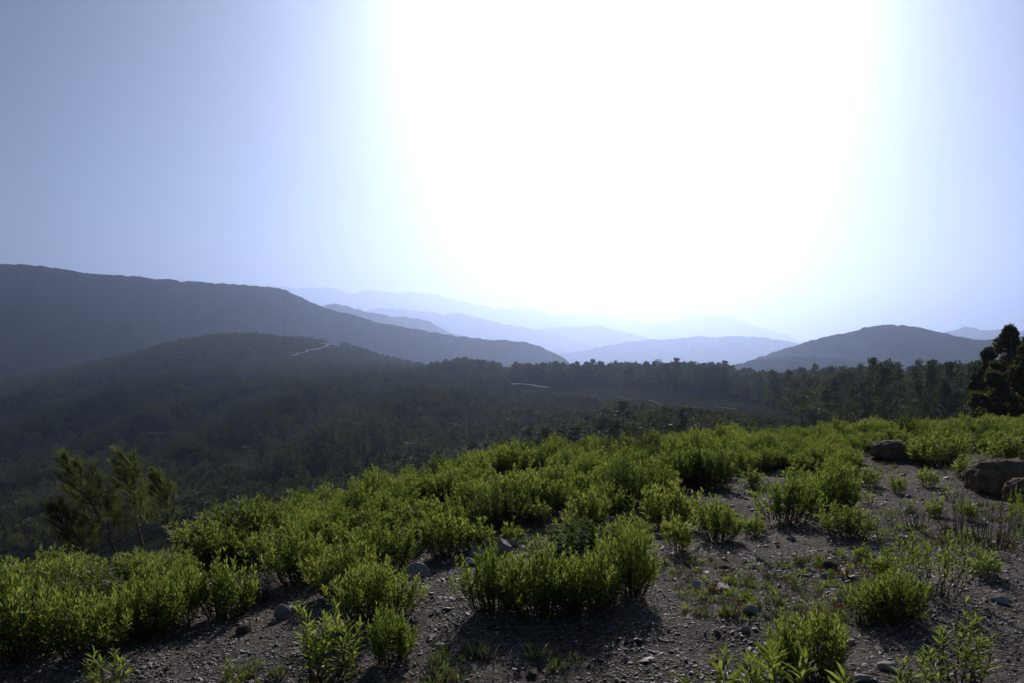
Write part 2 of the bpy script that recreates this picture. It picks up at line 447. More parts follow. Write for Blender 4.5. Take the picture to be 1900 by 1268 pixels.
mountain('long dark blue mountain ridge sloping down from the left edge', 3100,
         [(-900, 520), (-500, 480), (-200, 500), (0, 489), (80, 494), (120, 501), (180, 510), (240, 512), (300, 519), (400, 526), (505, 532), (530, 540), (560, 552), (595, 569),
          (640, 582), (700, 598), (760, 610), (830, 622), (900, 630), (970, 634), (1005, 644), (1030, 656), (1056, 672), (1080, 700), (1130, 760), (1200, 800)], seed=1, jag=1.3, rough=0.2)
mountain('hazy blue ridge behind the shoulder of the dark ridge', 6400,
         [(300, 640), (480, 580), (560, 572), (610, 565), (650, 569), (690, 582), (740, 588), (790, 594), (820, 610), (870, 632), (960, 655), (1100, 690), (1200, 760)], seed=31)
mountain('pale ridge with a small plateau behind the blue ridges', 12000,
         [(450, 650), (600, 600), (690, 575), (710, 571), (780, 577), (830, 583), (855, 582), (890, 592), (960, 606), (1060, 628), (1150, 650), (1300, 690)], seed=51)
mountain('faint long ridge high on the horizon beside the dark ridge', 18000,
         [(200, 600), (330, 540), (400, 524), (480, 529), (560, 534), (620, 534), (650, 546), (690, 539), (740, 542), (810, 548), (870, 561), (920, 572), (980, 573), (1050, 590), (1150, 610), (1300, 660)], 0.2, 0.2, seed=71)
mountain('faintest mountain with a blunt peak under the glare', 21000,
         [(850, 650), (950, 590), (1010, 592), (1090, 582), (1150, 594), (1210, 600), (1270, 590), (1330, 584), (1365, 588), (1400, 604), (1440, 618), (1520, 640), (1650, 690)], 0.18, 0.18, seed=91)
mountain('low pale hills across the hazy valley centre', 13500,
         [(820, 680), (900, 640), (990, 612), (1060, 608), (1110, 606), (1160, 616), (1230, 634), (1320, 650), (1450, 690)], 0.25, 0.25, seed=111)
mountain('flat topped pale blue hill before the glare', 9000,
         [(950, 690), (1050, 655), (1130, 641), (1200, 630), (1290, 626), (1350, 625), (1420, 627), (1460, 634), (1540, 650), (1700, 700)], 0.25, 0.25, seed=131)
mountain('rounded blue hill rising behind the belt of pines', 2700,
         [(1260, 760), (1330, 690), (1400, 668), (1450, 648), (1490, 636), (1535, 625), (1565, 620), (1600, 609), (1640, 603), (1690, 606), (1740, 615), (1790, 627), (1825, 633), (1860, 627),
          (1950, 618), (2100, 600), (2400, 620), (2700, 640)], 0.3, 0.3, seed=151, jag=1.4, rough=0.28)
mountain('low spur in front of the rounded blue hill', 2150,
         [(1180, 800), (1280, 705), (1340, 682), (1400, 668), (1460, 662), (1560, 664), (1700, 690), (1900, 740)], 0.25, 0.25, seed=171)
mountain('small pale peak at the right edge above the rounded hill', 9500,
         [(1600, 700), (1720, 632), (1760, 615), (1800, 607), (1840, 613), (1900, 612), (1960, 605), (2200, 600), (2500, 660)], 0.25, 0.25, seed=191)

# ------------------------------------------------------------------ haze: the air between
bx0, bx1, by0, by1, bz0, bz1 = -20400, 20400, -3400, 26400, VALLEY - 6, 1150
v = [(x, y, z) for x in (bx0, bx1) for y in (by0, by1) for z in (bz0, bz1)]
f = [(0, 1, 3, 2), (4, 6, 7, 5), (0, 4, 5, 1), (2, 3, 7, 6), (0, 2, 6, 4), (1, 5, 7, 3)]
m, nt, nd, lk = new_mat('haze')
pv = N(nd, 'ShaderNodeVolumePrincipled')
pv.inputs['Color'].default_value = (*HAZE_COLOR, 1)
pv.inputs['Density'].default_value = HAZE_DENSITY
pv.inputs['Anisotropy'].default_value = HAZE_G
for nm in ('Density Attribute', 'Color Attribute', 'Temperature Attribute'):
    if nm in pv.inputs:
        pv.inputs[nm].default_value = ''
o = N(nd, 'ShaderNodeOutputMaterial'); lk.new(pv.outputs[0], o.inputs['Volume'])
haze = mesh_obj('haze', mesh_np('haze', v, f, [m]))
tag(haze, 'pale morning haze filling the valleys', None, None, 'stuff')

# ------------------------------------------------------------------ roads and bare strips on the hillside
ROAD_PTS = []   # where no tree stands
def strip(name, label, pix, width, mat, lift=1.0, rmin=60, samples=60, clear=None, kind='structure', cat=None):
    ctrl = np.array([hill_at(px, py, rmin) for px, py in pix])
    t = np.linspace(0, len(ctrl) - 1, samples)
    P = np.stack([np.interp(t, np.arange(len(ctrl)), ctrl[:, i]) for i in range(2)], 1)
    kk = np.ones(7) / 7
    P = np.stack([np.convolve(np.pad(P[:, i], 3, mode='edge'), kk, 'valid') for i in range(2)], 1)
    T = np.gradient(P, axis=0); T /= np.linalg.norm(T, axis=1)[:, None] + 1e-9
    Nn = np.stack([-T[:, 1], T[:, 0]], 1)
    vs = []
    for s in (-1, -0.5, 0, 0.5, 1):
        Q = P + Nn * width * 0.5 * s
        vs.append(np.concatenate([Q, (hill(Q[:, 0], Q[:, 1]) + lift)[:, None]], 1))
    V = np.array(vs).transpose(1, 0, 2).reshape(-1, 3)
    me = mesh_np(name, V, grid_faces(samples, 5), [mat], True)
    ROAD_PTS.append((P, clear if clear else width * 0.5 + 8))
    o = mesh_obj(name, me)
    tag(o, label, cat, None, kind)
    return o

strip('road', 'pale mountain road bending round the crown of the wooded hill', [(540, 663), (562, 656), (585, 650), (602, 646), (610, 641), (602, 638), (592, 640)], 3.6, M['road'], 1.2, 700, samples=120, clear=24)
strip('path', 'sunlit grassy verge beside the bend of the mountain road', [(606, 648), (618, 646), (632, 646)], 6, M['verge'], 1.0, 700, 20, clear=16)
strip('road', 'bright bit of road in the saddle between the pines', [(948, 716), (965, 715), (985, 717), (1000, 720), (1018, 722)], 4, M['road'], 1.0, 500, clear=22)
strip('path', 'thin pale green track crossing the open slope', [(1140, 738), (1370, 763)], 1.5, M['verge'], 0.6, 250, clear=15)
for lb, pix in (('thin pale terrace edge low on the dark slope', [(70, 866), (95, 865), (120, 866)]),
                ('pale bare streak on the dark slope above the feathery saplings', [(225, 854), (255, 853), (290, 855)]),
                ('short pale terrace streak below the wooded spur', [(295, 861), (312, 859), (330, 862)]),
                ('small pale clearing on the wooded slope', [(448, 833), (456, 833), (466, 834)]),
                ('grassy bare strip high on the wooded hill', [(255, 809), (280, 806), (310, 807)])):
    strip('path', lb, pix, 2.2, M['verge'], 0.8, 300, 16, clear=10)

# ------------------------------------------------------------------ plant meshes
def frame_of(d, up=None):
    d = d / (np.linalg.norm(d, axis=-1, keepdims=True) + 1e-9)
    ref = np.zeros_like(d); ref[..., 2] = 1.0
    bad = np.abs(d[..., 2]) > 0.97
    ref[bad] = (1, 0, 0)
    s = np.cross(d, ref); s /= np.linalg.norm(s, axis=-1, keepdims=True) + 1e-9
    n = np.cross(s, d)
    return d, s, n

LEAF_T = np.array([(0, 0, 0), (0.33, -0.42, 0.10), (0.33, 0, 0.0), (0.33, 0.42, 0.10), (0.68, -0.38, 0.06), (0.68, 0, -0.03), (0.68, 0.38, 0.06), (1.0, 0, -0.16)])
LEAF_F = [(0, 2, 1), (0, 3, 2), (1, 2, 5, 4), (2, 3, 6, 5), (4, 5, 7), (5, 6, 7)]

def leaf_geometry(pos, dirs, length, width, roll=None):
    """lance-shaped leaves, folded along the midrib and drooping at the tip"""
    pos, dirs = np.asarray(pos, float), np.asarray(dirs, float)
    d, s, n = frame_of(dirs)
    if roll is not None:
        c, sn = np.cos(roll)[:, None], np.sin(roll)[:, None]
        s, n = s * c + n * sn, n * c - s * sn
    L = np.asarray(length)[:, None, None]; W = np.asarray(width)[:, None, None]
    T = LEAF_T[None]
    V = pos[:, None] + d[:, None] * T[..., 0:1] * L + s[:, None] * T[..., 1:2] * W + n[:, None] * (T[..., 2:3] * (W * 0.6 + L * 0.4))
    nl = len(pos)
    off = (np.arange(nl) * 8)
    faces = [tuple(o + i for i in fc) for o in off.tolist() for fc in LEAF_F]
    return V.reshape(-1, 3), faces

def tube_geometry(paths, sides=4):
    """tapered stems; each path is (points n x 3, radii n)"""
    V, Fc, o = [], [], 0
    for P, R in paths:
        P = np.asarray(P, float); R = np.asarray(R, float)
        T = np.gradient(P, axis=0)
        d, s, n = frame_of(T)
        a = np.linspace(0, 2 * math.pi, sides, endpoint=False)
        ring = P[:, None] + R[:, None, None] * (np.cos(a)[None, :, None] * s[:, None] + np.sin(a)[None, :, None] * n[:, None])
        V.append(ring.reshape(-1, 3))
        for i in range(len(P) - 1):
            for j in range(sides):
                k = (j + 1) % sides
                Fc.append((o + i * sides + j, o + i * sides + k, o + (i + 1) * sides + k, o + (i + 1) * sides + j))
        o += len(P) * sides
    return np.concatenate(V), Fc

def shrub_layout(R, H, shoots, per, leaf_len, seed, lean=0.0, bare=0.2, leaf_w=0.27, open_=0.0):
    """upright leafy shoots fanning out of one rootstock; returns stems and leaf lists"""
    g = np.random.default_rng(seed)
    stems, LP, LD, LL, LW, LR_ = [], [], [], [], [], []
    BP, BD, BL, BW = [], [], [], []
    ph1, ph2 = g.uniform(0, 6.28, 2)
    for k in range(shoots):
        q = math.sqrt((k + 0.5) / shoots); a = k * 2.39996 + g.normal(0, 0.35)
        lob = 1 + 0.16 * math.sin(2 * a + ph1) + 0.12 * math.sin(3 * a + ph2)      # an uneven outline
        rr = R * q * g.uniform(0.82, 1.1) * lob
        top = H * (1 - 0.42 * q ** 2.4) * g.uniform(0.80, 1.12) * (1 + 0.12 * math.sin(a + ph2))
        b = np.array([math.cos(a), math.sin(a), 0])
        p0 = b * rr * 0.62 * g.uniform(0.7, 1.1)
        p3 = b * rr * 1.04 + np.array([lean * top, 0, top])
        mid = p0 * 0.4 + p3 * 0.6 + b * R * 0.06; mid[2] = top * 0.45
        t = np.linspace(0, 1, 8)[:, None]
        P = (1 - t) ** 2 * p0 + 2 * t * (1 - t) * mid + t ** 2 * p3
        P[1:-1] += g.normal(0, 0.012, (6, 3))
        stems.append((P, np.linspace(0.0055, 0.0018, 8)))
        n = max(4, int(per * g.uniform(0.8, 1.2)))
        lt = np.sort(g.uniform(bare * g.uniform(0.6, 1.3), 1.0, n) ** 0.9)
        ph = g.uniform(0, 6.28)
        for i, tt in enumerate(lt):
            x = tt * 7; i0 = min(int(x), 6); fr = x - i0
            c = P[i0] * (1 - fr) + P[i0 + 1] * fr
            tg = P[i0 + 1] - P[i0]; tg /= np.linalg.norm(tg)
            an = ph + i * 2.4
            side = np.array([math.cos(an), math.sin(an), 0])
            up = 0.35 + 0.95 * tt ** 2 + g.normal(0, 0.15)
            d = side * 0.9 + tg * up + np.array([0, 0, 0.1])
            ll = leaf_len * (1.15 - 0.5 * tt ** 3) * g.uniform(0.7, 1.2)
            if tt < 0.40 and g.random() < 0.5:
                BP.append(c); BD.append(d * (1, 1, -0.4)); BL.append(ll * 0.7); BW.append(ll * leaf_w * 0.8)
            else:
                LP.append(c); LD.append(d); LL.append(ll); LW.append(ll * leaf_w * g.uniform(0.85, 1.2)); LR_.append(g.normal(0, 0.4))
    return stems, (LP, LD, LL, LW, LR_), (BP, BD, BL, BW)

def shrub_meshes(tag_, layout, leaf_mat, stem_mat):
    stems, L, B = layout
    V, Fc = leaf_geometry(L[0], L[1], L[2], L[3], np.array(L[4]))
    mats = [leaf_mat, M['leaf_brown']]
    nb = 0
    if len(B[0]):
        V2, F2 = leaf_geometry(B[0], B[1], B[2], B[3])
        nb = len(F2)
        n0 = len(V)
        V = np.concatenate([V, V2]); Fc = Fc + [tuple(i + n0 for i in q) for q in F2]
    fm = mesh_np(tag_ + '_foliage', V, Fc, mats, True)
    if nb:
        mi = np.zeros(len(Fc), int); mi[-nb:] = 1
        fm.polygons.foreach_set('material_index', mi)
    V, Fc = tube_geometry(stems)
    sm = mesh_np(tag_ + '_stems', V, Fc, [stem_mat], True)
    return fm, sm

SHRUB = {}   # kind -> list of (foliage mesh, stems mesh, radius, height)
def add_kind(kind, n, R, H, shoots, per, leaf_len, leaf='leaf', stem='stem', **kw):
    for i in range(n):
        lay = shrub_layout(R, H, shoots, per, leaf_len, 100 + len(SHRUB) * 17 + i * 7 + len(kind), **kw)
        f_, s_ = shrub_meshes(kind, lay, M[leaf], M[stem])
        SHRUB.setdefault(kind, []).append((f_, s_, R, H))

add_kind('sprout', 3, 0.08, 0.17, 4, 14, 0.075, bare=0.12)
add_kind('small', 3, 0.20, 0.30, 15, 24, 0.084)
add_kind('medium', 4, 0.33, 0.43, 48, 26, 0.080)
add_kind('large', 4, 0.48, 0.53, 92, 27, 0.083)
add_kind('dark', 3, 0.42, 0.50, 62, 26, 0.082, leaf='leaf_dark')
add_kind('open', 2, 0.42, 0.55, 26, 22, 0.06, bare=0.35)
add_kind('grey', 3, 0.34, 0.40, 60, 24, 0.034, leaf='leaf_grey', stem='twig', leaf_w=0.34, bare=0.15)
add_kind('dry', 2, 0.35, 0.50, 30, 9, 0.03, leaf='leaf_grey', stem='twig', leaf_w=0.22, bare=0.45)

_ki = {}
def place_shrub(kind, loc, w, h, label, group=None, name='leafy_shrub', cat='shrub', rz=None, tilt=None):
    """one shrub: an Empty at its foot with foliage and stems under it"""
    k = _ki.get(kind, 0); _ki[kind] = k + 1
    f_, s_, R, H = SHRUB[kind][k % len(SHRUB[kind])]
    sx = w / (2 * R * 1.16); sz = h / (H * 1.26)
    e = empty(name, loc, random.uniform(0, 6.28) if rz is None else rz, (sx, sx, sz))
    e.rotation_euler = (random.gauss(0, 0.05), random.gauss(0, 0.05), e.rotation_euler[2])
    tag(e, label, cat, group)
    mesh_obj('foliage', f_, e); mesh_obj('stems', s_, e)
    return e

# ------------------------------------------------------------------ the shrubs one can tell apart: column, foot row, width, height in photo pixels, kind, label
SPOTS = [
    (40, 1235, 250, 215, 'large', 'big shrub filling the lower left corner'),
    (160, 1222, 190, 165, 'large', 'broad shrub beside the one in the lower left corner'),
    (262, 1195, 170, 160, 'large', 'dense shrub whose foot touches the gravel at lower left'),
    (330, 1165, 130, 150, 'medium', 'upright shrub between the lower left mass and the roundish shrub on gravel'),
    (418, 1150, 125, 125, 'medium', 'roundish shrub on gravel just left of the greyish herb clump'),
    (30, 1120, 190, 130, 'large', 'shrub at the left edge above the corner mass'),
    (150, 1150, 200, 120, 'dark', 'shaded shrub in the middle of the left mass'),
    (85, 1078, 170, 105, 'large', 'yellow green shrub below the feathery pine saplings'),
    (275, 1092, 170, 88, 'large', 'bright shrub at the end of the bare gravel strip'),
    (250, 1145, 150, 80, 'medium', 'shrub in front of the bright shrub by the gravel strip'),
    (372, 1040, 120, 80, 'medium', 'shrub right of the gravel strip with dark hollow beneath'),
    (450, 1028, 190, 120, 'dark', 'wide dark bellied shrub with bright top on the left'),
    (385, 985, 130, 62, 'medium', 'low green shrub on the edge right of the feathery saplings'),
    (560, 1085, 140, 110, 'large', 'shrub left of the near sprigs, behind the pointed rock'),
    (640, 1108, 170, 115, 'large', 'broad bright shrub behind the near twin sprigs'),
    (690, 1155, 190, 125, 'large', 'full shrub just behind the near left sprig'),
    (725, 1232, 105, 120, 'medium', 'small upright shrub right of the near left sprig'),
    (715, 1060, 150, 105, 'large', 'shrub at the left end of the row of pale rocks'),
    (830, 1040, 130, 100, 'medium', 'neat oval shrub just above the row of pale rocks'),
    (890, 1022, 70, 62, 'small', 'little shrub between the oval shrub and the tiny round one'),
    (948, 1012, 52, 52, 'small', 'tiny round shrub alone above the pale rocks'),
    (920, 1140, 160, 130, 'large', 'left lobe of the big central clump on gravel'),
    (1015, 1152, 190, 145, 'large', 'front of the big central clump casting a broad shadow'),
    (1092, 1140, 170, 130, 'large', 'shrub in the middle right of the big central clump'),
    (1165, 1112, 130, 150, 'large', 'tall right lobe of the big central clump'),
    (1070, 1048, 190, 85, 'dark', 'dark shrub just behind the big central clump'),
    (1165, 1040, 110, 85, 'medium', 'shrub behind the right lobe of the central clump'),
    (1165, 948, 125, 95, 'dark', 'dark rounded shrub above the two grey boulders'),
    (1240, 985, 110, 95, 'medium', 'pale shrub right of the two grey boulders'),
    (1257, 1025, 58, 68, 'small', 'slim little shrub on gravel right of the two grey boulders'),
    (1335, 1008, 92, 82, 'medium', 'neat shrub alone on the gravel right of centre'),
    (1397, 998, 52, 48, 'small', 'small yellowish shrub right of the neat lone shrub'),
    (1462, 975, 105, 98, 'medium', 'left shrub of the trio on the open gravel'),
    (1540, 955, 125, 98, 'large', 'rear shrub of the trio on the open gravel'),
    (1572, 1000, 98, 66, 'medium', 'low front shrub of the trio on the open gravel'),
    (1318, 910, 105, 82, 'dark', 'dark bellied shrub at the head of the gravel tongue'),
    (1652, 1158, 155, 112, 'large', 'domed shrub on the right with dark blue shadow at its foot'),
    (1735, 1112, 190, 150, 'open', 'thin stemmed open shrub behind the domed one on the right'),
    (1505, 1275, 200, 150, 'large', 'feathery shrub at the bottom edge right of centre'),
    (1668, 918, 38, 40, 'small', 'small tuft on gravel left of the brown boulders'),
    (1738, 868, 130, 62, 'large', 'wide low shrub between the two brown boulders'),
    (1880, 858, 90, 55, 'medium', 'bright shrub just above the layered brown boulder'),
    (1762, 930, 26, 34, 'sprout', 'little sprig at the foot of the layered brown boulder'),
    (1890, 985, 50, 85, 'open', 'thin shrub at the right edge below the round boulder'),
    (1830, 1075, 70, 50, 'small', 'small bright shrub at the right beside the open shrub'),
    (1640, 1075, 60, 58, 'small', 'small shrub peeping out behind the domed shrub'),
    (423, 1262, 26, 44, 'sprout', 'tiny seedling alone on the gravel at bottom left'),
    (1690, 1030, 22, 26, 'sprout', 'faint seedling on the stony ground above the open shrub'),
    (1300, 870, 90, 70, 'large', 'sunlit shrub behind the head of the gravel tongue'),
    (1255, 905, 105, 85, 'medium', 'pale shrub left of the gravel tongue'),
    (1615, 905, 46, 40, 'small', 'small shrub on the weedy gravel below the half hidden boulder'),
    (1720, 905, 40, 36, 'small', 'small shrub beside the gleaming white pebble'),
    (1790, 885, 50, 38, 'small', 'small shrub just left of the layered boulder'),
    (1650, 975, 44, 36, 'open', 'thin low shrub on the weedy ground right of the trio'),
    (1735, 960, 40, 38, 'small', 'small shrub on the weedy ground above the open shrub'),
    (1795, 968, 36, 40, 'small', 'small shrub left of the dark dry stalks'),
    (1610, 940, 30, 28, 'sprout', 'sprout on the weedy ground just right of the trio'),
    (1690, 950, 26, 28, 'sprout', 'sprout in the middle of the weedy ground on the right'),
    (1600, 1040, 36, 30, 'small', 'small low shrub below the front shrub of the trio'),
    (1480, 905, 60, 44, 'small', 'small shrub just behind the trio on the open gravel'),
    (1560, 898, 66, 48, 'medium', 'rounded shrub behind the right side of the trio'),
    (1400, 905, 46, 36, 'small', 'small shrub at the right side of the gravel tongue'),
    (480, 1122, 80, 92, 'grey', 'greyish herb clump beside the roundish shrub on gravel'),
    (890, 968, 100, 52, 'grey', 'grey herb clump among green shrubs above the tiny round shrub'),
    (945, 965, 100, 60, 'grey', 'second grey herb clump beside the first, above the tiny round shrub'),
    (1135, 868, 110, 66, 'grey', 'grey brown herb clump at the left of the dry patch below the pines'),
    (1200, 862, 120, 62, 'grey', 'grey brown herb clump at the right of the dry patch below the pines'),
    (1160, 838, 110, 50, 'grey', 'grey seeding herb on the crest at the dry patch'),
    (1195, 900, 80, 46, 'grey', 'low grey herb in front of the dry patch'),
    (1845, 1022, 110, 110, 'dry', 'dark dry stalks on the right below the brown boulders'),
    (1775, 1000, 80, 90, 'dry', 'sparse dry stalks left of the dark dry ones'),
    (1700, 985, 70, 55, 'dry', 'thin dry stalks on the weedy ground on the right'),
]
TAKEN = []
GROW = lambda px, py: 1.14 if px > 1100 and py < 1060 else 0.92 if px < 340 else 1.04
for px, py, w, h, kind, label in SPOTS:
    x, y, z = ground_at(px, py)
    s = y / F
    rad = w * s * 0.5
    yy = y + rad * 0.42                        # the foot row seen is the front of the clump
    xx = (px - CX) / F * yy
    zz = kz(xx, yy)
    grp = None
    nm = {'grey': 'herb_clump', 'dry': 'dry_stalks', 'sprout': 'seedling'}.get(kind, 'leafy_shrub')
    ct = {'grey': 'herb', 'dry': 'dry plant', 'sprout': 'seedling'}.get(kind, 'shrub')
    place_shrub(kind, (xx, yy, zz - 0.01), w * s * 1.06 * GROW(px, py), h * s * 1.05 * GROW(px, py), label, None, nm, ct)
    TAKEN.append((xx, yy, rad))

# ------------------------------------------------------------------ the thicket behind: many shrubs nobody can name one by one
LOWER = np.array([(-400, 1268), (0, 1235), (120, 1215), (300, 1140), (360, 1070), (500, 1062), (560, 1050), (700, 1045), (780, 1010), (900, 985), (1000, 1000), (1080, 1000), (1180, 930),
                  (1260, 905), (1290, 895), (1420, 878), (1560, 882), (1620, 880), (1720, 852), (1800, 848), (1900, 856), (2300, 860)], float)
HOLES = [(235, 1045, 120, 62), (1655, 862, 75, 34), (1690, 870, 45, 22), (1800, 815, 40, 12), (300, 985, 40, 22)]
cand = []
tries = 0
pts = np.zeros((0, 2))
while tries < 40000:
    tries += 1
    y = math.sqrt(random.uniform(7.0 ** 2, 31 ** 2)); u = random.uniform(-0.62, 0.66)
    x = u * y
    px = CX + u * F
    re = float(np.interp(u, KU, KE[:, 1]))
    if y > re + 1.6: continue
    z = kz(x, y)
    py = CY - z / y * F
    if py > np.interp(px, LOWER[:, 0], LOWER[:, 1]) - 4: continue
    if any(((px - hx) / hw) ** 2 + ((py - hy) / hh) ** 2 < 1 for hx, hy, hw, hh in HOLES): continue
    if fbm(np.array([x * 0.5]), np.array([y * 0.5]), 77, 2)[0] > 0.62: continue
    if len(pts) and np.min(np.hypot(pts[:, 0] - x, pts[:, 1] - y)) < 0.33 + 0.19 * random.random(): continue
    if px < 340 and random.random() < 0.55: continue
    if any(math.hypot(tx - x, ty - y) < tr * 0.72 + 0.1 for tx, ty, tr in TAKEN): continue
    pts = np.vstack([pts, (x, y)])
    cand.append((x, y, z, px, py))
cand.sort(key=lambda c: c[1])
inview = [c for c in cand if -60 < c[3] < 1960]
named = inview[:240]
rest = [c for c in cand if c not in named]

MARKS = [(40, 1130, 'the lower left corner mass'), (150, 1000, 'the feathery pine saplings'), (280, 1030, 'the bare gravel strip'), (450, 960, 'the wide dark bellied shrub'),
         (640, 1020, 'the near twin sprigs'), (775, 1050, 'the row of pale rocks'), (830, 990, 'the neat oval shrub'), (948, 985, 'the tiny round shrub'), (900, 940, 'the two grey herb clumps'),
         (1165, 900, 'the dark rounded shrub'), (1150, 850, 'the dry grey patch'), (1318, 870, 'the gravel tongue'), (1500, 900, 'the trio of shrubs'), (1660, 825, 'the half hidden boulder'),
         (1738, 845, 'the shrub between the boulders'), (1860, 850, 'the layered boulder'), (1570, 790, 'the crest under the blue hill'), (1850, 780, 'the tall evergreens'),
         (1350, 800, 'the end of the pale green track'), (700, 910, 'the crest above the oval shrub'), (1040, 880, 'the crest by the dry patch')]
ORD = ['nearest', 'second nearest', 'third nearest', 'fourth nearest', 'fifth nearest', 'sixth nearest', 'seventh nearest', 'eighth nearest', 'ninth nearest', 'tenth nearest']
def beside(px, py):
    """the landmark a shrub stands beside, on which side and how far off"""
    d = [math.hypot((px - mx), (py - my) * 2.2) for mx, my, _ in MARKS]
    k = int(np.argmin(d)); mx, my, nm = MARKS[k]
    side = ('left of' if px < mx else 'right of') if abs(px - mx) > 2.2 * abs(py - my) else ('behind' if py < my else 'in front of')
    return side, nm, d[k]
_plan = []
for (x, y, z, px, py) in named:
    kind = random.choices(['medium', 'large', 'dark', 'grey', 'small'], [34, 34, 15, 8, 9])[0]
    w = {'medium': 0.72, 'large': 0.95, 'dark': 0.85, 'grey': 0.7, 'small': 0.45}[kind] * random.uniform(0.62, 0.95)
    h = {'medium': 0.46, 'large': 0.54, 'dark': 0.5, 'grey': 0.42, 'small': 0.32}[kind] * random.uniform(0.7, 1.08)
    what = {'grey': 'grey herb', 'dark': 'darker green shrub', 'small': 'small green shrub', 'medium': 'green shrub', 'large': 'broad green shrub'}[kind]
    _plan.append((kind, (x, y, z - 0.01), w, h, what) + beside(px, py - h / y * F * 0.5))
_plan.sort(key=lambda q: q[7])
_rank = {}
for kind, loc, w, h, what, side, nm, d in _plan:
    r = _rank.get((what, side, nm), 0); _rank[(what, side, nm)] = r + 1
    lb = '%s, %s %s %s' % (what, ORD[r] if r < len(ORD) else 'farther off', side, nm)
    place_shrub(kind, loc, w, h, lb, ('grey herbs' if kind == 'grey' else 'shrubs') + ' by ' + nm,
                'herb_clump' if kind == 'grey' else 'leafy_shrub', 'herb' if kind == 'grey' else 'shrub')

# ------------------------------------------------------------------ scatterer for uncountable stuff
def scatter(name, label, protos, P, rot, scl, idx, kind='stuff', parent=None):
    """ONE object whose points carry copies of the given meshes (their own data, not other objects)"""
    me = bpy.data.meshes.new(name)
    me.from_pydata(np.asarray(P, float).tolist(), [], [])
    for nm, tp, dat in (('rot', 'FLOAT_VECTOR', rot), ('scl', 'FLOAT_VECTOR', scl)):
        a = me.attributes.new(nm, tp, 'POINT'); a.data.foreach_set('vector', np.asarray(dat, np.float32).ravel())
    a = me.attributes.new('idx', 'INT', 'POINT'); a.data.foreach_set('value', np.asarray(idx, np.int32))
    o = mesh_obj(name, me, parent)
    ng = bpy.data.node_groups.new(name + '_scatter', 'GeometryNodeTree')
    ng.interface.new_socket('Geometry', in_out='INPUT', socket_type='NodeSocketGeometry')
    ng.interface.new_socket('Geometry', in_out='OUTPUT', socket_type='NodeSocketGeometry')
    nd, lk = ng.nodes, ng.links
    gi, go = nd.new('NodeGroupInput'), nd.new('NodeGroupOutput')
    join = nd.new('GeometryNodeJoinGeometry')
    for pm in reversed(protos):
        po = bpy.data.objects.new(name + '_source', pm)
        oi = nd.new('GeometryNodeObjectInfo'); oi.inputs['Object'].default_value = po; oi.inputs['As Instance'].default_value = False
        g2 = nd.new('GeometryNodeGeometryToInstance')
        lk.new(oi.outputs['Geometry'], g2.inputs[0]); lk.new(g2.outputs[0], join.inputs[0])
    ip = nd.new('GeometryNodeInstanceOnPoints')
    ip.inputs['Pick Instance'].default_value = True
    lk.new(gi.outputs[0], ip.inputs['Points']); lk.new(join.outputs[0], ip.inputs['Instance'])
    for nm, dt, sock in (('rot', 'FLOAT_VECTOR', 'Rotation'), ('scl', 'FLOAT_VECTOR', 'Scale'), ('idx', 'INT', 'Instance Index')):
        na = nd.new('GeometryNodeInputNamedAttribute'); na.data_type = dt; na.inputs['Name'].default_value = nm
        lk.new(na.outputs['Attribute'], ip.inputs[sock])
    lk.new(ip.outputs[0], go.inputs[0])
    md = o.modifiers.new('scatter', 'NODES'); md.node_group = ng
    if label: tag(o, label, None, None, kind)
    else: o['kind'] = kind
    return o

def joined(meshes):
    """foliage and stems of a shrub as one mesh"""
    V, Fc, mi, mats, o = [], [], [], [], 0
    for me in meshes:
        c = np.zeros(len(me.vertices) * 3); me.vertices.foreach_get('co', c)
        V.append(c.reshape(-1, 3))
        base = len(mats); mats += list(me.materials)
        for p in me.polygons:
            Fc.append(tuple(i + o for i in p.vertices)); mi.append(p.material_index + base)
        o += len(me.vertices)
    r = mesh_np('shrub_source', np.concatenate(V), Fc, mats, True)
    r.polygons.foreach_set('material_index', np.array(mi))
    return r

protos = [joined(SHRUB[k][i][:2]) for k, i in (('medium', 0), ('medium', 1), ('large', 0), ('large', 1), ('large', 2), ('dark', 0), ('grey', 0))]
n = len(rest)
ids = rng.choice(7, n, p=[.22, .22, .15, .10, .08, .15, .08])
s0 = np.stack([rng.uniform(0.5, 0.85, n)] * 3, 1); s0[:, 2] *= rng.uniform(0.85, 1.2, n)
scatter('shrubbery', 'far part of the green thicket along the crest of the knoll', protos, [(c[0], c[1], c[2] - 0.02) for c in rest],
        np.stack([rng.normal(0, .05, n), rng.normal(0, .05, n), rng.uniform(0, 6.28, n)], 1), s0, ids)
print('shrubs', len(named), 'rest', n)

# ------------------------------------------------------------------ nearest plants: every leaf its own piece
leaf_unit = {}
for nm in ('leaf', 'leaf_brown'):
    V, Fc = leaf_geometry([(0, 0, 0)], [(1, 0, 0)], [1.0], [0.2])
    leaf_unit[nm] = mesh_np('leaf', V, Fc, [M[nm]], True)

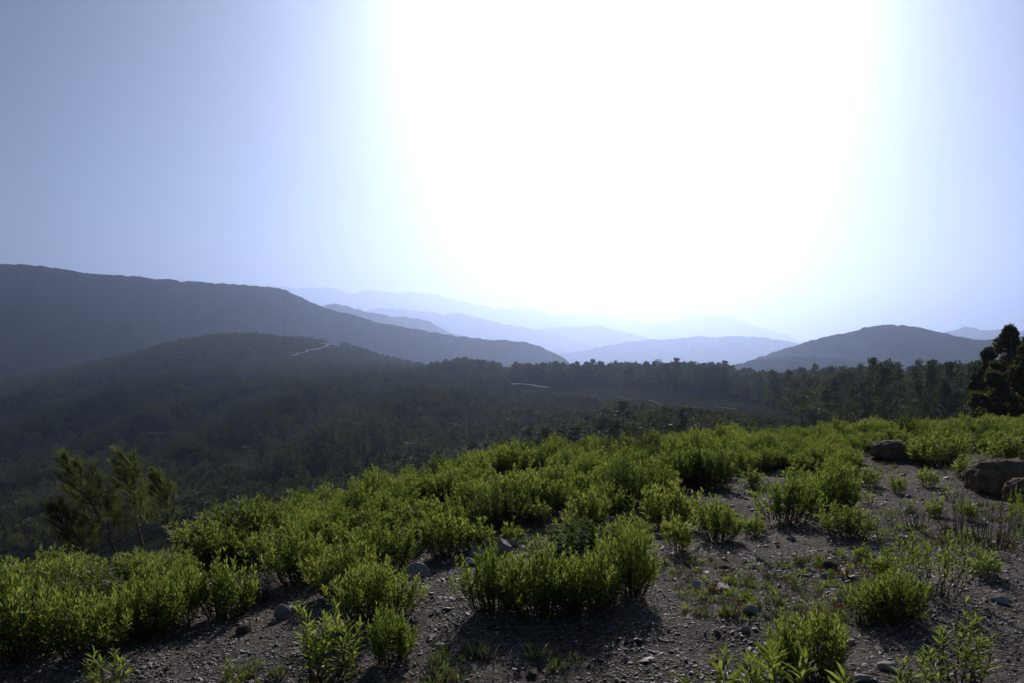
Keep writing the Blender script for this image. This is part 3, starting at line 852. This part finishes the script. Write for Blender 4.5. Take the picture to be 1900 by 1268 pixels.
def near_plant(px, py, R, H, shoots, per, leaf_len, label, seed, name='leafy_shrub', cat='shrub', leaf_w=0.2, heights=None):
    x, y, z = ground_at(px, min(py, 1268))
    if py > 1268:
        y = y * (1268 - CY) / (py - CY); x = (px - CX) / F * y; z = kz(x, y)
    e = empty(name, (x, y, z - 0.01))
    tag(e, label, cat)
    stems, L, B = shrub_layout(R, H, shoots, per, leaf_len, seed, bare=0.14, leaf_w=leaf_w)
    so = []
    for P, r in stems:
        V, Fc = tube_geometry([(P, r * 0.9)], 5)
        so.append(mesh_obj('shoot', mesh_np('shoot', V, Fc, [M['stem']], True), e))
    ends = np.array([s[0] for s in stems])           # shoots x 8 x 3
    pos = np.array(L[0]); d, s, n = frame_of(np.array(L[1]))
    order = np.argsort(pos[:, 1])                     # the side towards the eye first
    lim = 290
    for i in order[:lim]:
        k = int(np.argmin(np.min(np.linalg.norm(ends - pos[i], axis=2), axis=1)))
        ro = L[4][i]
        s_ = s[i] * math.cos(ro) + n[i] * math.sin(ro); n_ = n[i] * math.cos(ro) - s[i] * math.sin(ro)
        # the leaf mesh points along +X; its own side and normal follow frame_of for +X: side = (0,-1,0), normal = (0,0,1)
        mw = Matrix(((d[i][0], -s_[0], n_[0], pos[i][0]), (d[i][1], -s_[1], n_[1], pos[i][1]), (d[i][2], -s_[2], n_[2], pos[i][2]), (0, 0, 0, 1)))
        o = mesh_obj('leaf', leaf_unit['leaf'], so[k])
        wsc = L[3][i] / (L[2][i] * 0.2)
        o.matrix_local = mw @ Matrix.Diagonal((L[2][i], L[2][i] * wsc, L[2][i], 1))
    o2 = order[lim:]
    if len(o2):
        V, Fc = leaf_geometry(pos[o2], np.array(L[1])[o2], np.array(L[2])[o2], np.array(L[3])[o2], np.array(L[4])[o2])
        f_ = mesh_obj('foliage', mesh_np('foliage', V, Fc, [M['leaf']], True), e); f_['kind'] = 'stuff'
    if B[0]:
        V, Fc = leaf_geometry(B[0], B[1], B[2], B[3])
        f_ = mesh_obj('withered_leaves', mesh_np('withered_leaves', V, Fc, [M['leaf_brown']], True), e); f_['kind'] = 'stuff'
    return e

near_plant(612, 1262, 0.20, 0.42, 15, 26, 0.085, 'near upright sprig with broad leaves at the bottom, left of centre', 501)
near_plant(1405, 1330, 0.34, 0.30, 18, 16, 0.115, 'nearest plant with long pointed leaves at the bottom edge', 502, leaf_w=0.22)
near_plant(1775, 1272, 0.15, 0.36, 11, 24, 0.075, 'near sprig with upright leaves at the lower right', 503)
near_plant(1700, 1296, 0.17, 0.20, 9, 18, 0.07, 'low leafy sprig at the bottom edge by the flat pale slab', 504)
near_plant(1812, 1168, 0.05, 0.14, 3, 14, 0.055, 'bright little seedling on stony ground at the right', 505, 'seedling', 'seedling')
near_plant(198, 1290, 0.13, 0.25, 8, 20, 0.08, 'pale sprig at the bottom edge on the left', 506)

# ------------------------------------------------------------------ stones
def stone_mesh(seed, sub=2, flat=0.65, sharp=0.22, mat='gravel', ridge=0.0):
    import bmesh
    bm = bmesh.new()
    bmesh.ops.create_icosphere(bm, subdivisions=sub, radius=1.0)
    g = np.random.default_rng(seed)
    planes = [(lambda v: v / np.linalg.norm(v))(g.normal(0, 1, 3)) for _ in range(7)]
    offs = g.uniform(0.38, 0.85, 7)
    st = np.array([g.uniform(0.8, 1.3), g.uniform(0.65, 1.0), flat * g.uniform(0.8, 1.2)])
    for v in bm.verts:
        p = np.array(v.co)
        for a, o in zip(planes, offs):
            dd = p @ a - o
            if dd > 0: p = p - a * dd * 0.97
        p = p * (1 + sharp * 0.35 * g.normal())
        v.co = p * st
    me = bpy.data.meshes.new('stone'); bm.to_mesh(me); bm.free()
    me.materials.append(M[mat])
    return me

def visible_row(x, y, z):
    return CX + x / y * F, CY - z / y * F

gr = [stone_mesh(900 + i, 1, 0.45, 0.25) for i in range(8)]
# gravel: dense on the bare ground, thinner under the shrubs
n = 230000
yy = 4.0 + (26 - 4.0) * rng.random(n) ** 2.0
uu = rng.uniform(-0.62, 0.62, n); xx = uu * yy
zz = knoll(xx, yy)
re = np.interp(uu, KU, KE[:, 1])
patch = fbm(xx * 0.9, yy * 0.9, 41, 3)
keep = (yy < re + 1.0) & (rng.random(n) < np.clip(0.6 + 0.5 * patch, 0.15, 1))
xx, yy, zz, patch = xx[keep], yy[keep], zz[keep], patch[keep]
n = len(xx)
sz = 0.0068 * np.exp(rng.normal(0, 0.45, n)) * (1 + 0.02 * yy)
big = rng.random(n) < 0.02
sz[big] *= rng.uniform(1.6, 2.8, big.sum())
scatter('gravel', 'loose grey gravel strewn over the bare ground', gr, np.stack([xx, yy, zz + sz * 0.18], 1),
        np.stack([rng.normal(0, .25, n), rng.normal(0, .25, n), rng.uniform(0, 6.28, n)], 1), np.stack([sz * rng.uniform(.8, 1.3, n), sz * rng.uniform(.8, 1.2, n), sz * rng.uniform(.6, 1.2, n)], 1), rng.integers(0, 8, n))

rk = [stone_mesh(950 + i, 3, 0.6, 0.045, 'rock') for i in range(8)]
ROCKS = [  # column, foot row, width, height (photo pixels), label
    (521, 1150, 32, 30, 'pointed pale rock on the gravel at the left'),
    (772, 1072, 44, 26, 'pale rock at the left end of the rock row'),
    (868, 1052, 36, 18, 'flattish rock low in the rock row'),
    (888, 1038, 40, 26, 'round rock in the middle of the rock row'),
    (928, 1026, 46, 32, 'peaked rock at the right end of the rock row'),
    (946, 1012, 30, 14, 'small flat rock behind the peaked rock'),
    (1139, 974, 28, 16, 'left one of the two grey rocks under the dark shrub'),
    (1170, 966, 28, 18, 'right one of the two grey rocks under the dark shrub'),
    (1392, 1141, 34, 20, 'rounded pale stone alone on the open gravel'),
    (1293, 1091, 18, 12, 'small white topped stone left of the rounded pale stone'),
    (1341, 1094, 32, 9, 'flat pale stone sliver on the open gravel'),
    (1381, 1174, 24, 12, 'flat bluish stone below the rounded pale stone'),
    (1410, 1043, 12, 10, 'small bright white stone right of centre'),
    (1532, 1074, 16, 10, 'little stone on the gravel below the trio of shrubs'),
    (1658, 1246, 40, 14, 'long flat pale slab at the bottom right'),
    (1606, 1266, 44, 10, 'pale flat stone at the bottom edge beside the feathery shrub'),
    (1857, 1120, 34, 16, 'grey stone on the stony ground at the right edge'),
    (1740, 893, 7, 7, 'tiny gleaming white pebble beside the brown boulders'),
    (800, 1188, 17, 10, 'pale stone left of the broad shadow'),
    (172, 1032, 26, 9, 'pale stone at the end of the bare strip on the left'),
    (1340, 1055, 40, 14, 'dark lump of earth on the gravel right of centre'),
    (1540, 1056, 30, 16, 'dark stone on the gravel below the trio of shrubs'),
    (455, 1176, 30, 16, 'dark round stone on the gravel at the left'),
    (1220, 1000, 30, 10, 'pale flat stones edge by the slim little shrub'),
    (1448, 885, 20, 14, 'grey stone at the head of the gravel tongue'),
    (1500, 1180, 22, 10, 'flat stone just above the feathery shrub'),
    (985, 1255, 30, 14, 'dark stone at the bottom edge below the broad shadow'),
    (1160, 1228, 14, 10, 'white stone at the right end of the broad shadow'),
]
for i, (px, py, w, h, lb) in enumerate(ROCKS):
    x, y, z = ground_at(px, py)
    s = y / F
    me_ = rk[i % 8]
    o = mesh_obj('rock', me_)
    ext = np.array([v.co for v in me_.vertices]); lo, hi = ext.min(0), ext.max(0)
    o.location = (x, y + w * s * 0.3, z + h * s * 0.12)
    o.scale = (w * s / (hi[0] - lo[0]), w * s / (hi[0] - lo[0]) * random.uniform(0.8, 1.1), h * s * 1.5 / (hi[2] - lo[2]))
    o.rotation_euler = (random.gauss(0, .1), random.gauss(0, .1), random.uniform(-0.4, 0.4))
    if lb.startswith('dark'):
        o.material_slots[0].link = 'OBJECT'; o.material_slots[0].material = M['boulder']
    tag(o, lb, 'rock')
# loose stones one can still pick out
k = 0
while k < 60:
    px, py = random.uniform(250, 1890), random.uniform(900, 1262)
    if py < np.interp(px, LOWER[:, 0], LOWER[:, 1]) + 12: continue
    x, y, z = ground_at(px, py)
    if any(math.hypot(tx - x, ty - y) < tr + 0.05 for tx, ty, tr in TAKEN): continue
    s = random.uniform(0.009, 0.02)
    o = mesh_obj('stone', rk[k % 8])
    o.location = (x, y, z + s * 0.2); o.scale = (s, s, s * random.uniform(0.7, 1.1)); o.rotation_euler = (random.gauss(0, .15), random.gauss(0, .15), random.uniform(0, 6.28))
    tag(o, 'small pale stone lying loose on the open gravel', 'stone', 'loose stones on the open gravel')
    k += 1

# the three brown boulders
def boulder(px, py, w, h, depth, seed, label, layers=0):
    import bmesh
    x, y, z = ground_at(px, py)
    s = y / F
    bm = bmesh.new(); bmesh.ops.create_icosphere(bm, subdivisions=5, radius=1.0)
    g = np.random.default_rng(seed)
    co = np.array([v.co for v in bm.verts])
    q = np.sign(co) * np.abs(co) ** 0.72                                    # squarish loaf
    q[:, 2] = np.where(q[:, 2] < -0.4, -0.4 + (q[:, 2] + 0.4) * 0.3, q[:, 2])
    nz = fbm(co[:, 0] * 1.6 + seed, co[:, 1] * 1.6 + co[:, 2] * 1.3, seed, 4)
    q *= (1 + 0.09 * nz + 0.05 * fbm(co[:, 0] * 7, co[:, 2] * 9 + co[:, 1] * 7, seed + 5, 3))[:, None]
    if layers:
        q[:, 0] *= 1 + 0.035 * np.sign(np.sin(q[:, 2] * layers * 2.6 + 0.7 * nz)) * np.clip(q[:, 2] + 0.2, 0, 1)
        q[:, 1] *= 1 + 0.05 * np.sign(np.sin(q[:, 2] * layers * 2.6 + 0.7 * nz)) * np.clip(q[:, 2] + 0.2, 0, 1)
    q *= np.array([w * s * 0.5, depth * 0.5, h * s * 0.62])
    for v, c in zip(bm.verts, q): v.co = c
    me = bpy.data.meshes.new('boulder'); bm.to_mesh(me); bm.free(); me.materials.append(M['boulder'])
    me.polygons.foreach_set('use_smooth', np.ones(len(me.polygons), bool))
    o = mesh_obj('boulder', me)
    o.location = (x, y + depth * 0.4, z + h * s * 0.30)
    o.rotation_euler = (0, 0, random.uniform(-0.15, 0.15))
    return tag(o, label, 'boulder')
boulder(1672, 852, 84, 34, 0.7, 61, 'dark brown boulder half hidden among shrubs')
boulder(1884, 921, 124, 70, 0.75, 62, 'large layered brown boulder at the right edge', 2)
boulder(1908, 935, 54, 46, 0.4, 63, 'smaller rounded boulder in front of the layered one')

# weeds: tiny green and straw tufts on the stony ground
tv, tf = [], []
def tuft(seed, mat):
    g = np.random.default_rng(seed); n_ = 16
    a = g.uniform(0, 6.28, n_); el = g.uniform(0.5, 1.4, n_)
    d = np.stack([np.cos(a) * np.cos(el), np.sin(a) * np.cos(el), np.sin(el)], 1)
    V, Fc = leaf_geometry(g.normal(0, .012, (n_, 3)) * (1, 1, 0), d, g.uniform(.02, .055, n_), g.uniform(.003, .007, n_))
    return mesh_np('tuft', V, Fc, [M[mat]], True)
tp = [tuft(1, 'leaf'), tuft(2, 'leaf_dark'), tuft(3, 'leaf_grey'), tuft(4, 'leaf_brown')]
n = 26000
yy = 4.2 + 22 * rng.random(n) ** 1.6; uu = rng.uniform(-0.5, 0.6, n); xx = uu * yy
mask = fbm(xx * 0.55, yy * 0.55, 57, 3) + 0.55 * np.clip((uu - 0.12) / 0.2, 0, 1) * (yy > 6) + 0.15 * fbm(xx * 3, yy * 3, 58, 2)
keep = (mask > 0.5) & (yy < np.interp(uu, KU, KE[:, 1])) & (rng.random(n) < 0.75)
xx, yy = xx[keep], yy[keep]; n = len(xx)
ss = rng.uniform(0.5, 1.5, n) * (1 + 0.7 * (rng.random(n) < 0.12))
scatter('weeds', 'sparse low weeds and straw between the stones', tp, np.stack([xx, yy, knoll(xx, yy)], 1), np.stack([rng.normal(0, .1, n), rng.normal(0, .1, n), rng.uniform(0, 6.28, n)], 1),
        np.stack([ss] * 3, 1), rng.choice(4, n, p=[.32, .28, .32, .08]))

# ------------------------------------------------------------------ feathery pine saplings on the left
def sapling(px, py, r, height_px, lean, seed, label, needles=34, branches=24):
    """thin trunk, whippy upswept branches, soft long needles; the wind pushes it to the left"""
    g = np.random.default_rng(seed)
    y = r; x = (px - CX) / F * y; z = -(py - CY) / F * y
    H = height_px * y / F
    e = empty('pine_sapling', (x, y, z)); tag(e, label, 'pine sapling', None)
    t = np.linspace(0, 1, 12)
    T = np.stack([lean * H * t ** 1.5 + 0.02 * np.sin(t * 7 + seed), 0.05 * H * np.sin(t * 3 + seed), H * t], 1)
    V, Fc = tube_geometry([(T, np.linspace(0.017, 0.003, 12) * H)], 6)
    mesh_obj('trunk', mesh_np('trunk', V, Fc, [M['pale_bark']], True), e)
    paths, NP, ND = [], [], []
    def needle_run(P, t0):
        k = 17
        for tt in np.linspace(t0, 1, k):
            i0 = min(int(tt * (len(P) - 1)), len(P) - 2); fr = tt * (len(P) - 1) - i0
            c = P[i0] * (1 - fr) + P[i0 + 1] * fr
            tg = P[i0 + 1] - P[i0]; tg = tg / (np.linalg.norm(tg) + 1e-9)
            for q in range(2):
                d = tg * 1.0 + g.normal(0, 0.55, 3) + np.array([-0.25, 0, 0.12])
                NP.append(c); ND.append(d)
    for b in range(branches):
        tb = 0.16 + 0.82 * (b + g.random()) / branches
        i0 = min(int(tb * 11), 10); c = T[i0] + (T[i0 + 1] - T[i0]) * (tb * 11 - i0)
        a = b * 2.4 + g.normal(0, .3)
        ln = H * (0.46 * (1 - tb) + 0.13) * g.uniform(0.75, 1.25)
        out = np.array([math.cos(a) - 0.35, math.sin(a), 0]); up = 0.42 + 0.6 * tb
        tt = np.linspace(0, 1, 6)[:, None]
        P = c + out * ln * tt * 0.8 + np.array([0, 0, 1]) * ln * up * tt ** 1.4 + np.array([-1, 0, 0]) * ln * 0.14 * tt ** 2
        paths.append((P, np.linspace(0.0055, 0.0016, 6) * H))
        needle_run(P, 0.25)
        for sb in range(7):
            t1 = g.uniform(0.3, 0.9); j = min(int(t1 * 5), 4)
            Q0 = P[j]; dd = (P[j + 1] - P[j]); dd = dd / np.linalg.norm(dd) + g.normal(0, .5, 3) + np.array([-0.15, 0, .35])
            Q = Q0 + dd / np.linalg.norm(dd) * ln * g.uniform(0.25, 0.5) * np.linspace(0, 1, 4)[:, None]
            paths.append((Q, np.linspace(0.003, 0.0012, 4) * H)); needle_run(Q, 0.1)
    needle_run(T[8:], 0.0)
    V, Fc = tube_geometry(paths, 4)
    mesh_obj('branches', mesh_np('branches', V, Fc, [M['bark']], True), e)
    NP, ND = np.array(NP), np.array(ND)
    d, s, n_ = frame_of(ND)
    L = (0.085 * H * g.uniform(0.7, 1.2, len(NP)))[:, None]; W = 0.0034
    roll = g.uniform(0, 6.28, len(NP))[:, None]; sd = s * np.cos(roll) + n_ * np.sin(roll)
    V = np.stack([NP - sd * W * .5, NP + sd * W * .5, NP + d * L + sd * W * .12, NP + d * L * 0.98 - sd * W * .12], 1).reshape(-1, 3)
    me = mesh_np('needles', V, np.arange(len(NP) * 4).reshape(-1, 4), [M['needle']])
    mesh_obj('needles', me, e)
    return e
sapling(212, 1045, 11.0, 188, -0.46, 71, 'tallest feathery pine sapling leaning left on the slope edge')
sapling(262, 1010, 11.6, 160, -0.16, 72, 'upright feathery pine sapling right of the leaning tall one')
sapling(318, 1000, 12.6, 118, -0.22, 73, 'small feathery pine sapling beside the low shrub on the edge', branches=24)
sapling(165, 1060, 10.4, 120, -0.50, 74, 'low feathery pine sapling leaning out to the left', branches=26)

# ------------------------------------------------------------------ trees
def clump_crown(g, centers, radii, per, leaf, squash=0.7, mat='crown', up=0.5):
    """foliage sprays around branch ends: small faces through the crown's volume"""
    P, D = [], []
    for c, r in zip(centers, radii):
        n_ = max(6, int(per * (r / np.mean(radii)) ** 1.5))
        v = g.normal(0, 1, (n_, 3)); v /= np.linalg.norm(v, axis=1)[:, None]
        rad = r * g.uniform(0.35, 1.0, (n_, 1)) ** 0.6
        P.append(c + v * rad * (1, 1, squash)); D.append(v + np.array([0, 0, up]) + g.normal(0, .4, (n_, 3)))
    P, D = np.concatenate(P), np.concatenate(D)
    d, s, n_ = frame_of(D)
    k = len(P)
    L = leaf * g.uniform(0.6, 1.3, (k, 1)); W = L * g.uniform(0.45, 0.75, (k, 1))
    ro = g.uniform(0, 6.28, (k, 1)); sd = s * np.cos(ro) + n_ * np.sin(ro)
    V = np.stack([P - d * L * .5, P + sd * W * .5, P + d * L * .5, P - sd * W * .5], 1).reshape(-1, 3)
    return V, np.arange(k * 4).reshape(-1, 4)

def pine_meshes(seed, H=10.0, per=16, leaf=0.55, shape='pine', mat='crown', whorls=9):
    g = np.random.default_rng(seed)
    cs, rs_, limbs = [], [], []
    if shape == 'pine':
        wid = H * g.uniform(0.19, 0.28)
        for w in range(whorls):
            t = 0.22 + 0.78 * (w + 0.5) / whorls
            rr = wid * (1 - (max(t - 0.35, 0) / 0.67) ** 1.3) * min(1, 0.45 + t * 1.4) * g.uniform(0.7, 1.2)
            nb = g.integers(3, 6); a0 = g.uniform(0, 6.28)
            for b in range(nb):
                a = a0 + b * 6.28 / nb + g.normal(0, .3); q = rr * g.uniform(0.55, 1.1)
                c = np.array([math.cos(a) * q, math.sin(a) * q, H * t + g.normal(0, .03) * H + 0.1 * q])
                cs.append(c); rs_.append(H * 0.085 * g.uniform(0.7, 1.25))
                limbs.append((np.array([(0, 0, H * t * 0.96), c * (0.6, 0.6, 1), c]), np.array([0.05, 0.035, 0.015]) * H / 10))
        cs.append(np.array([0, 0, H * 0.96])); rs_.append(H * 0.05)
        cs.append(np.array([0, 0, H * 0.8])); rs_.append(H * 0.08)
    elif shape == 'round':
        for b in range(16):
            a = g.uniform(0, 6.28); el = g.uniform(-0.3, 1.5); q = H * 0.36 * g.uniform(0.5, 1)
            c = np.array([math.cos(a) * math.cos(el) * q, math.sin(a) * math.cos(el) * q, H * 0.55 + math.sin(el) * q])
            cs.append(c); rs_.append(H * 0.17 * g.uniform(0.7, 1.2))
            limbs.append((np.array([(0, 0, H * 0.3), c * (0.5, 0.5, 0.9), c]), np.array([0.05, 0.03, 0.012]) * H / 10))
    else:  # dense broad column
        for b in range(whorls * 10):
            t = g.uniform(0.02, 1.0); a = g.uniform(0, 6.28)
            rr = H * 0.26 * (1 - t ** 2.2) ** 0.8 * g.uniform(0.3, 1.05) + 0.015 * H
            c = np.array([math.cos(a) * rr, math.sin(a) * rr, H * t]); cs.append(c); rs_.append(H * 0.075 * g.uniform(0.6, 1.3) * (1.1 - 0.5 * t))
            if b % 3 == 0: limbs.append((np.array([(0, 0, H * t * 0.85), c * (0.6, 0.6, 0.97), c]), np.array([0.05, 0.03, 0.012]) * H / 10))
    V, Fc = clump_crown(g, np.array(cs), np.array(rs_), per, leaf)
    cm = mesh_np('crown', V, Fc, [M[mat]])
    tr = np.stack([0.02 * H * np.sin(np.linspace(0, 3, 6) + seed), 0.02 * H * np.cos(np.linspace(0, 2, 6) + seed) - 0.02 * H, np.linspace(-0.04, 0.95, 6) * H], 1)
    V, Fc = tube_geometry([(tr, np.linspace(0.022, 0.004, 6) * H)] + limbs, 5)
    tm = mesh_np('trunk', V, Fc, [M['bark']], True)
    return cm, tm

PINES = [pine_meshes(300 + i, per=20, leaf=0.62, whorls=g_) for i, g_ in enumerate((9, 8, 10, 9, 7, 11))] + [pine_meshes(330 + i, 10, 46, 0.62, 'round') for i in range(2)]

# candidate sites all over the hillside
def clear_of_roads(x, y):
    ok = np.ones(len(x), bool)
    for P, c in ROAD_PTS:
        d = np.min(np.hypot(x[:, None] - P[None, ::3, 0], y[:, None] - P[None, ::3, 1]), axis=1)
        ok &= d > c
        # and nothing tall right in front of a road, seen from below
    return ok

def sites(n, r0, r1, u0, u1, power=2.0):
    r = (r0 ** power + (r1 ** power - r0 ** power) * rng.random(n)) ** (1 / power)
    u = rng.uniform(u0, u1, n)
    return u * r, r

x1, y1 = sites(52000, 150, 900, -0.62, 0.62)
x2, y2 = sites(90000, 800, 2000, -0.62, 0.10)
x3, y3 = sites(3800, 190, 470, 0.17, 0.72)          # the belt of pines
X = np.concatenate([x1, x2, x3]); Y = np.concatenate([y1, y2, y3])
belt = np.zeros(len(X), bool); belt[-len(x3):] = True
Z = hill(X, Y)
PXs, PYs = visible_row(X, Y, Z)
# the open slope under the belt stays clear; crest rows of pines
# the line that divides the belt of pines from the open field, by photo column
field_top = np.interp(PXs, [950, 1020, 1120, 1250, 1380, 1480, 1600, 1750, 1900], [712, 708, 716, 726, 742, 770, 800, 830, 850])
field = (PXs > 1030) & (PYs > field_top) & (Y > 240)
track = np.interp(PXs, [1030, 1140, 1370, 1500], [724, 740, 764, 778])
openfield = field & (PYs < track + 3)
dens = fbm(X / 90, Y / 90, 61, 3)
p = np.where(Y < 900, np.clip(0.72 + 0.5 * dens, 0.2, 1), np.clip(0.75 + 0.45 * dens, 0.25, 1))
p = np.where(openfield, 0.85, p)
crest_belt = (PXs > 955) & (PYs <= field_top)
p = np.where(crest_belt, 1.0, p)
keep = rng.random(len(X)) < p
keep &= clear_of_roads(X, Y)
edge_row = np.interp(PXs, [0, 330, 600, 900, 1100, 1300, 1560, 1900], [1000, 940, 900, 845, 808, 788, 768, 764])
Hh = np.where(crest_belt, rng.uniform(6.5, 10.5, len(X)), np.where(Y < 900, 2.2 + 5.5 * rng.random(len(X)) ** 1.6, 3.0 + 7.0 * rng.random(len(X)) ** 1.5))
sky_pines = crest_belt & (PXs < 1345)
Hh = np.where(sky_pines, rng.uniform(7.5, 13.5, len(X)), Hh)
ridge_left = (PXs > 800) & (PXs < 930) & (Y > 780) & (Y < 1010)
Hh = np.where(ridge_left, rng.uniform(7.5, 12.5, len(X)), Hh)
Hh *= np.where(rng.random(len(X)) < 0.10, 1.2, 1.0)
Hh = np.where(crest_belt & (rng.random(len(X)) < 0.35), rng.uniform(2.0, 4.5, len(X)), Hh)
Hh = np.where(openfield, rng.uniform(0.3, 0.9, len(X)), Hh)
below = (PXs > 1000) & (PXs < 1480) & (PYs >= track + 3)           # the wood under the track stays lower than the track
Hh = np.where(below, np.clip(np.minimum(Hh, (CY - (track + 4)) / F * Y - Z), 0.2, None), Hh)
for rp in ([(536, 668), (562, 661), (585, 655), (602, 651), (614, 648), (634, 650)], [(944, 722), (965, 721), (985, 723), (1000, 726), (1020, 728)]):
    ra = np.array(rp, float)
    row = np.interp(PXs, ra[:, 0], ra[:, 1])
    front = (PXs > ra[0, 0]) & (PXs < ra[-1, 0]) & (PYs >= row - 8)
    Hh = np.where(front, np.clip(np.minimum(Hh, (CY - row) / F * Y - Z), 0.1, None), Hh)
cap = (CY - (652 + 24 * rng.random(len(X)) ** 0.7)) / F * Y - Z                  # no pine of the belt stands above the others
Hh = np.where(crest_belt & (PXs > 1150), np.clip(np.minimum(Hh, cap), 2.0, None), Hh)
top_row = CY - (Z + Hh) / Y * F
keep &= (top_row < edge_row + 10) & (Hh > 0.25)
X, Y, Z, Hh, PXs, PYs, crest_belt, belt = (a[keep] for a in (X, Y, Z, Hh, PXs, PYs, crest_belt, belt))
# thin the belt so that crowns stand apart
cell = {}
ok = np.zeros(len(X), bool)
for i in rng.permutation(len(X)):
    dmin = (3.8 if Hh[i] > 5 else 2.2) if crest_belt[i] else (1.3 if Hh[i] < 1.6 else 2.6 if Y[i] < 900 else 3.4)
    kx, ky = int(X[i] // 5), int(Y[i] // 5)
    if all((X[i] - a) ** 2 + (Y[i] - b) ** 2 > dmin * dmin for ddx in (-1, 0, 1) for ddy in (-1, 0, 1) for a, b in cell.get((kx + ddx, ky + ddy), ())):
        cell.setdefault((kx, ky), []).append((X[i], Y[i])); ok[i] = True
X, Y, Z, Hh, PXs, PYs, crest_belt, belt = (a[ok] for a in (X, Y, Z, Hh, PXs, PYs, crest_belt, belt))
size = Hh / Y * F
inv = (PXs > -20) & (PXs < 1920)
# the largest pines are things of their own
score = np.where(inv & crest_belt, size, 0)
order = np.argsort(-score)[:270]
order = order[score[order] > 0]
chosen = np.zeros(len(X), bool); chosen[order] = True
PZ = [(1240, 'small dark pine on the skyline above the open slope'), (1330, 'small dark pine on the skyline left of the lattice pylon'), (1420, 'dark pine in the belt below the low blue spur'),
      (1520, 'dark pine in the belt below the left flank of the rounded hill'), (1600, 'dark pine in the belt just left of the rounded hill top'), (1680, 'dark pine in the belt right under the rounded hill top'),
      (1750, 'dark pine in the belt below the right flank of the rounded hill'), (3000, 'dark pine in the belt touching the tall evergreens')]
def pzone(px):
    for lim, lb in PZ:
        if px < lim: return (lb.split(' ', 2)[2] if lb[0] == 'd' else lb.split(' ', 3)[3], lb)
for i in order:
    k = int(rng.integers(0, 6)) if rng.random() < 0.85 else 6 + int(rng.integers(0, 2))
    zn, lb = pzone(PXs[i])
    s = Hh[i] / 10
    e = empty('pine_tree', (X[i], Y[i], Z[i]), rng.uniform(0, 6.28), (s * rng.uniform(0.85, 1.25),) * 2 + (s,))
    tag(e, lb, 'pine tree', 'pines ' + zn)
    mesh_obj('crown', PINES[k][0], e); mesh_obj('trunk', PINES[k][1], e)
far = ~chosen
n = int(far.sum())
tps = [joined(PINES[k]) for k in (0, 1, 2, 4, 6, 7)]
ss = Hh[far] / 10; wd = ss * rng.uniform(0.9, 1.9, n)
scatter('forest', 'dense dark pine woods covering the hills beyond the knoll', tps, np.stack([X[far], Y[far], Z[far]], 1),
        np.stack([rng.normal(0, .04, n), rng.normal(0, .04, n), rng.uniform(0, 6.28, n)], 1), np.stack([wd, wd, ss], 1), rng.choice(6, n, p=[.2, .2, .2, .16, .12, .12]))
print('pines', len(order), 'forest', n)

# tall evergreens at the right edge
def edge_tree(px, r, top, width, seed, label):
    x = (px - CX) / F * r
    z = float(hill(np.array([x]), np.array([r]))[0])
    H = -(top - CY) / F * r - z
    cm, tm = pine_meshes(seed, 10.0, 150, 0.36, 'column', 'cypress', 12)
    s = H / 10; sw = width * r / F / (10 * 0.56)
    e = empty('evergreen_tree', (x, r, z), seed, (sw, sw, s)); tag(e, label, 'evergreen tree')
    mesh_obj('crown', cm, e); mesh_obj('trunk', tm, e)
edge_tree(1872, 62, 613, 112, 401, 'tallest dark evergreen with a thin tip at the right edge')
edge_tree(1836, 66, 648, 92, 402, 'lower dark evergreen left of the tallest one at the right edge')
edge_tree(1915, 58, 628, 120, 403, 'dark evergreen cut off by the right edge')
edge_tree(1848, 55, 692, 130, 404, 'bushy low evergreen at the foot of the tallest one')

# ------------------------------------------------------------------ distant power pylon
x, y, z = (1346 - CX) / F * 1500, 1500.0, -(705 - CY) / F * 1500
Hp = 28.0
paths = []
for sx in (-1, 1):
    for sy in (-1, 1):
        paths.append((np.array([(sx * 2.6, sy * 2.6, 0), (sx * 0.9, sy * 0.9, Hp * 0.62), (sx * 0.25, sy * 0.25, Hp)]), np.array([.3, .25, .2])))
for kz_ in range(6):
    a, b = kz_ / 6 * Hp * .62, (kz_ + 1) / 6 * Hp * .62
    wa, wb = 2.6 - 1.7 * kz_ / 6, 2.6 - 1.7 * (kz_ + 1) / 6
    for sg in (-1, 1):
        paths.append((np.array([(sg * wa, -wa, a), (-sg * wb, -wb, b)]), np.array([.14, .14]))); paths.append((np.array([(sg * wa, wa, a), (-sg * wb, wb, b)]), np.array([.14, .14])))
py_e = empty('power_pylon', (x, y, z)); tag(py_e, 'tiny lattice power pylon on the hazy skyline above the pines', 'pylon')
V, Fc = tube_geometry(paths, 4); mesh_obj('tower', mesh_np('tower', V, Fc, [M['pylon']]), py_e)
for hz, wd in ((0.68, 6.0), (0.82, 5.0), (0.95, 3.6)):
    V, Fc = tube_geometry([(np.array([(-wd, 0, Hp * hz), (0, 0, Hp * hz + .8), (wd, 0, Hp * hz)]), np.array([.15, .35, .15]))], 4)
    mesh_obj('cross_arm', mesh_np('cross_arm', V, Fc, [M['pylon']]), py_e)
